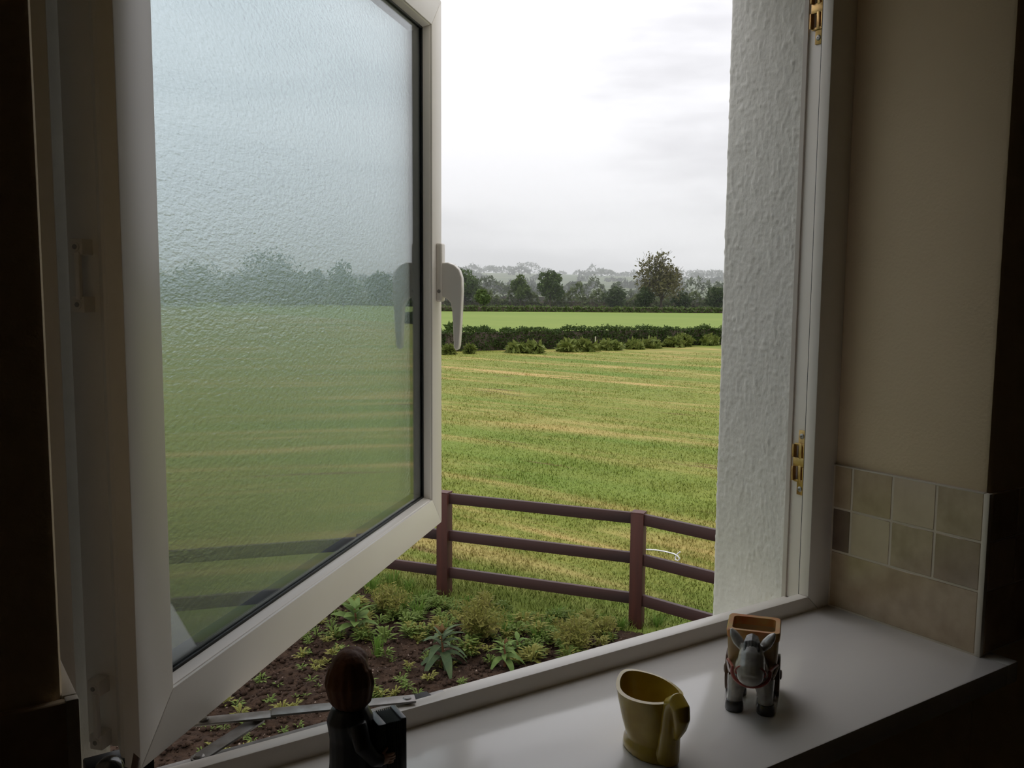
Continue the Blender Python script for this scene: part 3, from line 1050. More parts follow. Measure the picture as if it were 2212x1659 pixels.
H1H = 0.98
hedge_strip('clipped_hedge', H1, -26, 46, H1H, 1.1, 52000, 0.045, leaf_mat('hawthorn_leaf', (0.033, 0.058, 0.015), (0.062, 0.095, 0.022), 2.2), 'long clipped dark green hedge along the far side of the meadow', 51, q_off=.55)
hedge_strip('valley_hedge', lambda la: H2(la) - 1.0, -110, 220, 0.85, 1.6, 16000, 0.16, leaf_mat('far_hedge_leaf', (0.075, 0.110, 0.034), (0.105, 0.145, 0.042), .6), 'dark hedge line at the top of the bright pasture', 52, zj=.16)
_P = ground_hit(1300, 664)
HQ3 = lat_q(_P[0], _P[1])[1]
hedge_strip('overgrown_hedgerow', cst(HQ3 + 8), -160, 330, 3.0, 3.4, 30000, 0.30, leaf_mat('wild_hedge_leaf', (0.080, 0.108, 0.040), (0.115, 0.138, 0.052), .25), 'tall overgrown hedgerow behind the valley trees', 53, zj=.75)
hedge_strip('overgrown_hedgerow', cst(HQ3 + 130), -260, 520, 5.0, 6.0, 24000, 0.5, leaf_mat('wild_hedge_far', (0.075, 0.10, 0.05), (0.10, 0.12, 0.06), .15), 'second hedgerow in the mist behind the first', 54, zj=.8)
# scrubby growth breaking out of the clipped hedge
for k, (u, vb, vt, wp) in enumerate(((975, 748, 704, 44), (1046, 738, 709, 34), (1094, 735, 713, 26), (1128, 733, 713, 24))):
    px_tree('hawthorn_shoot_clump', u, vb, vt, wp, LEAFM['mid'], 'unclipped bushy clump rising above the clipped hedge', 70 + k, n=700, trunk=.04, lobes=5, cat='bush', group='clumps above the clipped hedge')
for k, (u, vb, vt, wp) in enumerate(((1016, 764, 750, 14), (1120, 762, 750, 50), (1150, 763, 748, 50), (1225, 760, 746, 60), (1262, 759, 744, 64), (1320, 756, 746, 60), (1372, 754, 744, 46), (1410, 752, 742, 50), (1455, 750, 737, 44), (1480, 748, 728, 50), (1528, 746, 732, 50), (968, 766, 754, 24))):
    px_tree('rough_weed_clump', u, vb, vt, wp, leaf_mat('nettle_leaf', (0.120, 0.160, 0.036), (0.175, 0.195, 0.050), 3), 'low clump of rough weeds at the foot of the clipped hedge', 90 + k, n=520, trunk=.02, lobes=9, cat='weeds', group='weeds along the hedge foot')
P = ground_hit(1286, 753)
m = MB(); m.tube([(P[0], P[1], P[2] - .1), (P[0], P[1], P[2] + .65)], [.04, .035], 6)
m.obj('marker_stake', mat('pale_stake', (0.45, 0.42, 0.30), .8), label='short pale stake in front of the clipped hedge', cat='stake')

# wooded hills: tree belts on the ridge
def hill_trees():
    g = np.random.default_rng(77)
    cs = []
    mt = leaf_mat('hill_wood_leaf', (0.036, 0.050, 0.026), (0.048, 0.062, 0.032), .05)
    for (q, l0, l1, hgt, n, dens) in ((560, -420, 760, 9, 5200, .45), (760, -520, 900, 10, 5200, .5), (1000, -640, 1150, 11, 5200, .5), (1250, -760, 1350, 13, 5200, .55), (1500, -900, 1500, 14, 5400, .45), (1700, -1000, 1650, 15, 7600, .25)):
        la = g.uniform(l0, l1, n)
        env = vnoise(la / 38, la * 0 + q, 9) * .6 + vnoise(la / 13, la * 0 + q * 2, 4) * .5
        ok = env > dens; la = la[ok]; env = env[ok]
        hh = hgt * (env - dens * .5) * 1.5
        z = g.uniform(0, 1, len(la)) ** .6 * hh
        qq = q + 14 * np.sin(la * .008 + q) + g.normal(size=len(la)) * 6
        X, Y = xy_of(la, qq)
        cs.append(np.stack([X, Y, ground_z(la, qq) + z], 1))
    c = np.concatenate(cs)
    V, Fq = leaf_cloud(c, 2.1, 5)
    link('distant_woodland', raw_mesh('distant_woodland', V, Fq, 4), mt, None, label='misty belts of trees across the far ridge', cat='woodland', kind='stuff')


hill_trees()

# ================================================================== THE FENCE
WOOD = mat('red_brown_stain', (0.075, 0.021, 0.013), 0.55, 0.4, noise=(14, 1.0, (0.036, 0.012, 0.009), 7, (1, 1, .10)), bump=(60, .25, .003))
WOODR = mat('rail_stain', (0.058, 0.022, 0.018), 0.55, 0.4, noise=(7, 1.0, (0.028, 0.015, 0.014), 7, (.12, 1, 1)), bump=(60, .25, .003))
fa = math.atan2(FD[1], FD[0])
fence = empty('rail_fence', (POST0[0], POST0[1], GZ), fa, label='dark red brown wooden post and rail fence round the garden', cat='fence')
# local x runs along the fence, +y is the side of the garden or the field
side = 1.0 if np.dot(np.array([-FD[1], FD[0]]), FN) > 0 else -1.0
PW = 0.115
pm = MB()
pm.bbox((-PW / 2, -PW / 2, -.4), (PW / 2, PW / 2, PH - .006), .004)
pm.prism([(-PW / 2, -PW / 2), (PW / 2, -PW / 2), (PW / 2, PW / 2), (-PW / 2, PW / 2)], PH - .008, PH, 'z')
pme = pm.mesh('post', 40); pme.materials.append(WOOD)
RH, RT = 0.098, 0.042


def rail_mesh(ln):
    rm = MB(); rm.bbox((PW / 2 - .004, -RT / 2, 0), (ln - PW / 2 + .004, RT / 2, RH), .003)
    me = rm.mesh('rail', 40); me.materials.append(WOODR); return me


K0 = -4
rme = rail_mesh(FS)
MFI = Matrix.Rotation(-fa, 4, 'Z') @ Matrix.Translation((-POST0[0], -POST0[1], 0))
corner = Vector((POST0[0] + FD[0] * FS, POST0[1] + FD[1] * FS, 0))
turn = (Vector((5.16, 0.62, 0)) - corner); TL = turn.length; turn /= TL
ta = math.atan2(turn.y, turn.x)
spots = [(k * FS, 0.0, 0.0) for k in range(K0, 2)]
runs = [(k * FS, 0.0, 0.0, rme) for k in range(K0, 1)]
for (l0, l1) in ((0.0, 2.62), (2.62, TL)):
    rme2 = rail_mesh(l1 - l0)
    c0 = MFI @ (corner + turn * l0); c1 = MFI @ (corner + turn * l1)
    spots.append((c1.x, c1.y, ta - fa)); runs.append((c0.x, c0.y, ta - fa, rme2))
for (x, y, a_) in spots:
    link('post', pme, None, fence, (x, y, 0), a_)
for (x, y, a_, me) in runs:
    for zt in (PH - .012, PH - .372, PH - .735):
        o = link('rail', me, None, fence, (x, y, zt - RH))
        o.rotation_euler = (0, random.uniform(-.0025, .0025), a_)
# white cord tied to the second post
cp = []
for (u, v) in ((1396, 1187), (1415, 1188), (1435, 1191), (1455, 1196), (1463, 1200), (1468, 1206), (1465, 1211), (1459, 1209), (1459, 1202), (1464, 1196), (1469, 1192)):
    cp.append(tuple(on_plane(u, v, corner, (-turn.y, turn.x, 0))))
m = MB(); m.tube(cp, .006, 6)
m.obj('white_cord', mat('white_cord', (0.8, 0.8, 0.78), .6), smooth=60, label='white cord with a looped end tied to a fence post', cat='cord')

# ================================================================== GARDEN BED
def fence_dist(x, y):
    """distance from the fence line, positive on the garden side"""
    d0 = -((x - POST0[0]) * FN[0] + (y - POST0[1]) * FN[1])
    d1 = (x - corner.x) * turn.y - (y - corner.y) * turn.x
    return np.minimum(d0, d1)


SOIL = mat('dark_soil', (0.020, 0.012, 0.008), 0.95, 0.1, noise=(14, 1.0, (0.055, 0.033, 0.021), 8), bump=(45, 1.0, .03))
gx, gy = np.meshgrid(np.arange(-4.0, 7.6, .032), np.arange(.7, 12.5, .032))
fd = fence_dist(gx, gy)
edge = .55 + .9 * (vnoise(gx * .9, gy * .9, 21) - .5) + .3 * (vnoise(gx * 4, gy * 4, 22) - .5)
hz = .012 + .05 * vnoise(gx * 2.2, gy * 2.2, 23) + .045 * vnoise(gx * 7, gy * 7, 24) ** 2 + .035 * vnoise(gx * 15, gy * 15, 25) ** 2
hz *= sstep(0, .35, fd - edge + .35)
hz = np.where(fd - edge + .35 < 0.01, -.05, hz)
keepm = (fd > .15) & (fd - edge + .35 > -.1)
link('garden_soil', grid_mesh('garden_soil', gx, gy, GZ + hz, keepm), SOIL, kind='structure', label='dark crumbly soil of the flower bed')


def soil_z(x, y):
    f_ = fence_dist(x, y)
    e_ = .55 + .9 * (vnoise(x * .9, y * .9, 21) - .5) + .3 * (vnoise(x * 4, y * 4, 22) - .5)
    h = .012 + .05 * vnoise(x * 2.2, y * 2.2, 23) + .045 * vnoise(x * 7, y * 7, 24) ** 2 + .035 * vnoise(x * 15, y * 15, 25) ** 2
    h = h * sstep(0, .35, f_ - e_ + .35)
    return GZ + np.maximum(h, 0)


def in_view_xy(n, g, u0, u1, v0, v1):
    """random garden points whose picture lies in a window of the photograph"""
    pts = []
    for _ in range(n):
        P_ = on_z(g.uniform(u0, u1), g.uniform(v0, v1), GZ + .03); pts.append(P_[:2])
    return np.array(pts)


# crumbs and small stones
def crumbs(name, n, smin, smax, mt, seed, label):
    g = np.random.default_rng(seed)
    x = g.uniform(-1.5, 5.5, n); y = g.uniform(2.5, 8.5, n)
    ok = fence_dist(x, y) > .35; x, y = x[ok], y[ok]; n = len(x)
    z = soil_z(x, y)
    oc = np.array([(1, 0, 0), (0, 1, 0), (-1, 0, 0), (0, -1, 0), (0, 0, .8), (0, 0, -.6)])
    fc = np.array([(0, 1, 4), (1, 2, 4), (2, 3, 4), (3, 0, 4), (1, 0, 5), (2, 1, 5), (3, 2, 5), (0, 3, 5)])
    s = smin + (smax - smin) * g.uniform(0, 1, n) ** 3
    V = oc[None] * s[:, None, None] * g.uniform(.55, 1.3, (n, 6, 1)); a = g.uniform(0, 6.28, n)
    ca, sa = np.cos(a)[:, None], np.sin(a)[:, None]
    V = np.stack([V[..., 0] * ca - V[..., 1] * sa, V[..., 0] * sa + V[..., 1] * ca, V[..., 2]], -1) + np.stack([x, y, z + s * .25], 1)[:, None]
    Fq = (fc[None] + (np.arange(n) * 6)[:, None, None]).reshape(-1, 3)
    link(name, raw_mesh(name, V.reshape(-1, 3), Fq, 3), mt, None, kind='stuff', label=label, cat='soil')


crumbs('soil_clods', 34000, .005, .034, mat('clod', (0.046, 0.028, 0.018), .95, .1, noise=(2, 1, (0.022, 0.013, 0.009), 3)), 3, 'crumbs and clods of earth over the flower bed')
crumbs('soil_gravel', 7000, .003, .013, mat('soil_stone', (0.26, 0.20, 0.16), .8, .3, noise=(3, 1, (0.13, 0.08, 0.06), 3)), 4, 'pale bits of grit and stalk lying on the soil')

# ---- grass blades of the meadow and the verge
def blades(name, x, y, z, h, wd, seed, mt, label, cat='grass', lean=.5):
    g = np.random.default_rng(seed); n = len(x)
    a = g.uniform(0, 2 * np.pi, n); hh = h * g.uniform(.5, 1.25, n)
    dx, dy = np.cos(a), np.sin(a); ln = g.uniform(.1, 1, n) * lean * hh
    b0 = np.stack([x - dy * wd, y + dx * wd, z], 1); b1 = np.stack([x + dy * wd, y - dx * wd, z], 1)
    tip = np.stack([x + dx * ln, y + dy * ln, z + hh], 1)
    V = np.stack([b0, b1, tip], 1).reshape(-1, 3)
    return link(name, raw_mesh(name, V, np.arange(n * 3).reshape(n, 3), 3), mt, None, kind='stuff', label=label, cat=cat)


def meadow():
    g = np.random.default_rng(8)
    n = 420000
    q = 5.4 * np.exp(g.uniform(0, 1, n) ** 1.15 * math.log(47 / 5.4)); la = g.uniform(-.62, .50, n) * q
    x, y = xy_of(la, q)
    f_ = fence_dist(x, y)
    e_ = .55 + .9 * (vnoise(x * .9, y * .9, 21) - .5) + .3 * (vnoise(x * 4, y * 4, 22) - .5)
    ok = (f_ < e_ - .25 + .35 * g.normal(size=n)) & (y > .7)
    x, y = x[ok], y[ok]
    la, q = lat_q(x, y)
    h = .040 * (.5 + 1.0 * vnoise(x * 1.3, y * 1.3, 31)) * (1 + 1.1 * np.exp(-np.abs(fence_dist(x, y)) / .6))
    blades('meadow_grass', x, y, ground_z(la, q) - .004, h, .0035 + .00018 * q, 9, M_MOWN, 'short grass blades of the mown meadow', lean=1.3)


meadow()

# ---- plants of the bed
LEAF_DOCK = leaf_mat('broad_leaf_green', (0.075, 0.130, 0.032), (0.140, 0.200, 0.055), 18, .45)
LEAF_BLUE = leaf_mat('broad_leaf_dark', (0.045, 0.075, 0.036), (0.090, 0.125, 0.056), 18, .4)
LEAF_RED = leaf_mat('broad_leaf_red', (0.10, 0.045, 0.020), (0.13, 0.085, 0.03), 18, .45)
WEED = leaf_mat('weed_leaf', (0.100, 0.155, 0.032), (0.165, 0.210, 0.052), 6, .5, .35)
WEEDY = leaf_mat('weed_yellow', (0.170, 0.185, 0.040), (0.250, 0.225, 0.062), 8, .55, .35)
TUFT = leaf_mat('tuft_blade', (0.095, 0.185, 0.028), (0.145, 0.230, 0.042), 9, .5, .35)
STEM = mat('red_stem', (0.16, 0.07, 0.035), .6, .3)
FLOWER = mat('yellow_flower', (0.75, 0.55, 0.03), .6, .3)


def leaf_mesh(name, L_, W_, droop, fold, mt, n=6):
    vs, fs = [], []
    for i in range(n + 1):
        t = i / n; x = L_ * t * (1 - .12 * droop * t); z = L_ * (.35 * t - droop * t * t)
        w = W_ * math.sin(math.pi * min(1, t ** .8)) ** .9 * .5
        vs += [(x, -w, z + fold * w), (x, 0, z), (x, w, z + fold * w)]
    for i in range(n):
        a = i * 3
        fs += [(a, a + 1, a + 4, a + 3), (a + 1, a + 2, a + 5, a + 4)]
    mm = MB(); mm.add(vs, fs); me = mm.mesh(name); me.materials.append(mt)
    me.polygons.foreach_set('use_smooth', [True] * len(me.polygons))
    return me


def leafy_plant(u, v, hpx, label, mt, nl, droop, seed, stem_mt=STEM, red=0, wr=.40):
    g = np.random.default_rng(seed)
    P_ = on_z(u, v, GZ + .03); dep = np.dot(P_ - CAM, FW); h = hpx * dep / F
    zb = float(soil_z(np.array([P_[0]]), np.array([P_[1]]))[0])
    root = empty('broad_leaved_plant', (P_[0], P_[1], zb - .01), label=label, cat='plant')
    mm = MB()
    mm.tube([(0, 0, 0), (.01, .0, h * .3), (.0, .015, h * .62)], [.012, .010, .006], 6); mm.obj('stem', stem_mt, root)
    var = [leaf_mesh('leaf', h * s_, h * s_ * wr, d_, .35, mt) for s_, d_ in ((.62, droop), (.52, droop * .7), (.45, droop * .4))]
    vr = leaf_mesh('leaf', h * .22, h * .08, .3, .35, LEAF_RED)
    for k in range(nl + red):
        t = k / nl
        me = vr if k >= nl else var[min(2, int(t * 3))]
        o = link('leaf', me, None, root, (0, 0, h * (.15 + .5 * min(1, t))))
        o.rotation_euler = (g.uniform(-.3, .3), -.45 * t + .1 if k < nl else -.75, k * 2.4 + g.uniform(-.3, .3))
        s_ = g.uniform(.8, 1.15); o.scale = (s_, s_, s_)
    return root


leafy_plant(768, 1378, 96, 'broad leaved plant with pale green upper leaves beside the sash', LEAF_DOCK, 20, .35, 1)
leafy_plant(955, 1446, 118, 'plant with long drooping dark leaves and a reddish crown', LEAF_BLUE, 22, .95, 2, red=6, wr=.28)
leafy_plant(1090, 1446, 78, 'leafy plant of purplish green leaves close to the window frame', LEAF_DOCK, 16, .8, 3, red=3, wr=.32)
leafy_plant(1118, 1418, 56, 'smaller broad leaved plant behind the purplish one', LEAF_DOCK, 12, .5, 4)


def airy_bush(u, v, hpx, wpx, label, mt, seed, n=900):
    g = np.random.default_rng(seed)
    P_ = on_z(u, v, GZ + .03); dep = np.dot(P_ - CAM, FW); h = hpx * dep / F; w = wpx * dep / F
    zb = float(soil_z(np.array([P_[0]]), np.array([P_[1]]))[0])
    root = empty('feathery_plant', (P_[0], P_[1], zb - .01), label=label, cat='plant')
    mm = MB(); tips = []
    for k in range(46):
        a = g.uniform(0, 6.28); r = math.sqrt(g.uniform(0, 1)) * w / 2; hh = h * g.uniform(.7, 1.1) * (1 - .35 * (r / (w / 2)) ** 2)
        e_ = np.array([math.cos(a) * r, math.sin(a) * r, hh])
        mid = e_ * np.array([.35, .35, .55])
        mm.tube([(math.cos(a) * .02, math.sin(a) * .02, 0), tuple(mid), tuple(e_)], [.0035, .0028, .0012], 4, cap=False)
        tips.append((mid, e_))
    mm.obj('stem', mat('straw_stem', (0.19, 0.16, 0.06), .7, .2), root)
    cs = []
    for k in range(n):
        mid, e_ = tips[k % len(tips)]; t = g.uniform(-.35, 1.0)
        p = mid + (e_ - mid) * t if t > 0 else mid * (1 + t)
        cs.append(p + g.normal(size=3) * .022)
    V, Fq = leaf_cloud(np.array(cs), .0085, seed + 3, aspect=2.6)
    link('foliage', raw_mesh('foliage', V, Fq, 4), mt, root)


airy_bush(1030, 1392, 104, 150, 'feathery yellow green plant in front of the fence post', WEEDY, 11, 2200)
airy_bush(836, 1332, 66, 110, 'feathery straw green plant beside the sash rail', WEEDY, 12, 1300)
airy_bush(1240, 1418, 76, 110, 'low feathery yellow green plant near the second fence post', WEEDY, 13, 1300)
airy_bush(1300, 1385, 40, 80, 'small feathery tuft close to the second fence post', WEEDY, 14, 700)


def tuft(u, v, hpx, wpx, label, seed, n=40, bw=.006, group=None):
    g = np.random.default_rng(seed)
    P_ = on_z(u, v, GZ + .03); dep = np.dot(P_ - CAM, FW); h = hpx * dep / F; w = wpx * dep / F
    zb = float(soil_z(np.array([P_[0]]), np.array([P_[1]]))[0])
    mm = MB()
    for k in range(n):
        a = g.uniform(0, 6.28); r = g.uniform(0, 1) * w * .22; hh = h * g.uniform(.6, 1.05)
        l_ = g.uniform(.1, 1) * w * .45
        b = Vector((math.cos(a) * r, math.sin(a) * r, 0)); d = Vector((math.cos(a), math.sin(a), 0)); s_ = Vector((-d.y, d.x, 0)) * bw
        p1 = b + d * l_ * .35 + Vector((0, 0, hh * .6)); p2 = b + d * l_ + Vector((0, 0, hh))
        mm.add([b - s_, b + s_, p1 + s_ * .8, p1 - s_ * .8, p2], [(0, 1, 2, 3), (3, 2, 4)])
    me = mm.mesh('grass_tuft')
    link('grass_tuft', me, TUFT, None, (P_[0], P_[1], zb - .008), label=label, cat='tuft', group=group)


tuft(816, 1428, 56, 44, 'upright tuft of stiff broad blades standing alone in the soil', 1, 26, .007)
for k, (u, v, h_, w_) in enumerate(((868, 1332, 44, 60), (905, 1340, 46, 70), (915, 1300, 40, 50), (800, 1270, 34, 70), (850, 1255, 34, 70), (1095, 1380, 44, 60), (1160, 1395, 40, 60), (1200, 1330, 34, 60), (1290, 1345, 30, 50), (1120, 1345, 34, 60), (1420, 1345, 30, 60), (1340, 1350, 30, 60), (1010, 1302, 28, 50), (1170, 1360, 34, 60), (760, 1290, 30, 60), (885, 1268, 30, 60))):
    tuft(u, v, h_, w_, 'soft bright green grass tuft growing through the flower bed', 20 + k, 60, .0035, 'grass tufts in the flower bed')

# small weeds: six kinds of seedling, copied over the bed
def weed_mesh(seed, n, r, hgt):
    g = np.random.default_rng(seed); vs, fs = [], []
    for k in range(n):
        a = g.uniform(0, 6.28); L_ = r * g.uniform(.5, 1.1); W_ = L_ * g.uniform(.22, .36); zt = hgt * g.uniform(.2, 1); z0 = hgt * g.uniform(0, .5)
        d = np.array([math.cos(a), math.sin(a)]); s_ = np.array([-d[1], d[0]])
        i = len(vs)
        r0 = L_ * .15
        for (t, w) in ((0.1, .1), (.55, 1), (1, .05)):
            c = d * (r0 + L_ * t); z = z0 + (zt - z0) * math.sin(t * 2.0) * 1.0
            vs.append((c[0] - s_[0] * W_ * w * .5, c[1] - s_[1] * W_ * w * .5, z + .004)); vs.append((c[0] + s_[0] * W_ * w * .5, c[1] + s_[1] * W_ * w * .5, z + .004))
        fs += [(i, i + 1, i + 3, i + 2), (i + 2, i + 3, i + 5, i + 4)]
    mm = MB(); mm.add(vs, fs); return mm.mesh('weed')


WM = []
for k in range(8):
    me = weed_mesh(100 + k, 12 + 6 * k, .034 + .008 * k, .03 + .013 * k); me.materials.append(WEED if k % 4 != 3 else WEEDY); WM.append(me)
WLAB = ['tiny few-leaved green seedling sprouting from bare soil', 'small green seedling sprouting in the flower bed', 'low green weed with narrow leaves sprouting in the bed', 'small yellowish weed sprouting in the flower bed',
        'medium green leafy weed sprouting in the flower bed', 'bushy green weed sprouting among the bedding plants', 'large spreading green weed sprouting in the bed', 'large yellowish spreading weed sprouting in the bed']
g = np.random.default_rng(42)
wl = []
for (n, u0, u1, v0, v1, kmin, kmax) in ((46, 640, 760, 1330, 1460, 0, 5), (40, 430, 740, 1470, 1650, 0, 4), (60, 760, 1000, 1310, 1400, 3, 8), (26, 780, 1000, 1420, 1520, 0, 5), (80, 1000, 1320, 1330, 1440, 3, 8), (40, 900, 1330, 1280, 1350, 2, 8)):
    for _ in range(n):
        wl.append((g.uniform(u0, u1), g.uniform(v0, v1), int(g.integers(kmin, kmax))))
for (u, v, k) in wl:
    P_ = on_z(u, v, GZ + .03)
    if fence_dist(P_[0], P_[1]) < .05:
        continue
    zb = float(soil_z(np.array([P_[0]]), np.array([P_[1]]))[0])
    o = link('weed', WM[k], None, None, (P_[0], P_[1], zb - .004), g.uniform(0, 6.28), WLAB[k], 'weed', WLAB[k].replace(' sprouting', 's sprouting') )
    s_ = g.uniform(.7, 1.3); o.scale = (s_, s_, s_)

# ================================================================== ORNAMENTS ON THE SILL
def clay(name, pieces, voxel, mt, parent, smooth_it=6):
    """welds overlapping shapes into one continuous modelled surface"""
    o = pieces.obj(name, mt, parent)
    md = o.modifiers.new('weld', 'REMESH'); md.mode = 'VOXEL'; md.voxel_size = voxel; md.use_smooth_shade = True
    sm = o.modifiers.new('soften', 'SMOOTH'); sm.iterations = smooth_it; sm.factor = .5
    return o


YELLOW = mat('yellow_glaze', (0.56, 0.40, 0.055), 0.2, 0.5, noise=(45, 1.0, (0.46, 0.31, 0.035), 3), coat=.3)


def swan_planter():
    fx, fy = -0.17, -0.985
    root = empty('swan_planter', (-0.560, 0.064, 0.0), math.atan2(fy, fx), label='yellow glazed planter shaped like a swan with a curled neck', cat='planter')
    n = 48

    def ring(z, a, b, off, ripple, tip=0.0):
        pts = []
        for k in range(n):
            th = 2 * math.pi * k / n
            rr = 1 + ripple * math.cos(5 * th + 2.2)
            pw = 1.0 + tip * max(0, -math.cos(th)) ** 6
            pts.append((off + a * math.cos(th) * rr * pw, b * math.sin(th) * rr, z))
        return pts
    def wall_r(t, inset):
        a = .0330 + .0095 * t ** 1.2 - inset; b = .0225 + .0120 * t ** .8 - inset
        return a, b
    outer, inner = [], []
    H_ = .0665
    for i in range(15):
        t = i / 14; a, b = wall_r(t, 0); z = .012 + (H_ - .012) * t
        rg = ring(z, a, b, -.004 * t, .045 * math.sin(math.pi * t) + .012, .10 * t)
        if t > .8:
            rg = [(p[0], p[1], p[2] + .0035 * (t - .8) / .2 * (p[0] / .04) ** 2) for p in rg]
        outer.append(rg)
    for i in range(14, 2, -1):
        t = i / 14; a, b = wall_r(t, .0042); z = .012 + (H_ - .012) * t + (0.001 if i == 14 else 0)
        rg = ring(z, a, b, -.004 * t, .012, .08 * t)
        if t > .8:
            rg = [(p[0], p[1], p[2] + .0035 * (t - .8) / .2 * (p[0] / .04) ** 2) for p in rg]
        inner.append(rg)
    mm = MB()
    base = [ring(0.0, .0365, .0255, .002, 0), ring(.003, .0385, .0275, .002, 0), ring(.010, .0380, .0270, .002, .01), ring(.014, .0345, .0240, .001, .015)]
    mm.rings(base + outer[1:] + inner)
    mm.obj('pot_body', YELLOW, root, smooth=60)
    nb = MB()
    path = [(.034, 0, .004), (.037, 0, .020), (.039, 0, .040), (.040, 0, .058), (.043, 0, .070), (.050, 0, .0755), (.0570, 0, .071), (.0590, 0, .061), (.0570, 0, .050), (.0535, 0, .041), (.051, 0, .034)]
    ra = [.0135, .0122, .0112, .0105, .0102, .0102, .0100, .0092, .0070, .0045, .0022]
    nb.tube(path, ra, 16)
    nb.ell((.032, 0, .009), (.0155, .0145, .009))
    clay('neck', nb, .0011, YELLOW, root, 5)
    return root


swan_planter()

DGREY = mat('donkey_glaze', (0.56, 0.55, 0.51), 0.25, 0.5, noise=(70, 1.0, (0.27, 0.26, 0.245), 3), coat=.4)
DHOOF = mat('donkey_hoof', (0.045, 0.045, 0.046), 0.3, 0.5, coat=.4)
DMANE = mat('donkey_mane', (0.07, 0.07, 0.068), 0.35, 0.5, noise=(160, 1.0, (0.25, 0.25, 0.24), 3))
DRED = mat('harness_red', (0.32, 0.075, 0.06), 0.3, 0.5)
CARTM = mat('cart_ochre', (0.50, 0.32, 0.11), 0.28, 0.5, noise=(55, 1.0, (0.42, 0.30, 0.16), 3), coat=.4)
CARTR = mat('cart_rim_orange', (0.60, 0.17, 0.05), 0.28, 0.5, noise=(42, 1.0, (0.58, 0.38, 0.12), 3), coat=.4)
CARTW = mat('cart_wheel_brown', (0.12, 0.065, 0.035), 0.35, 0.5)


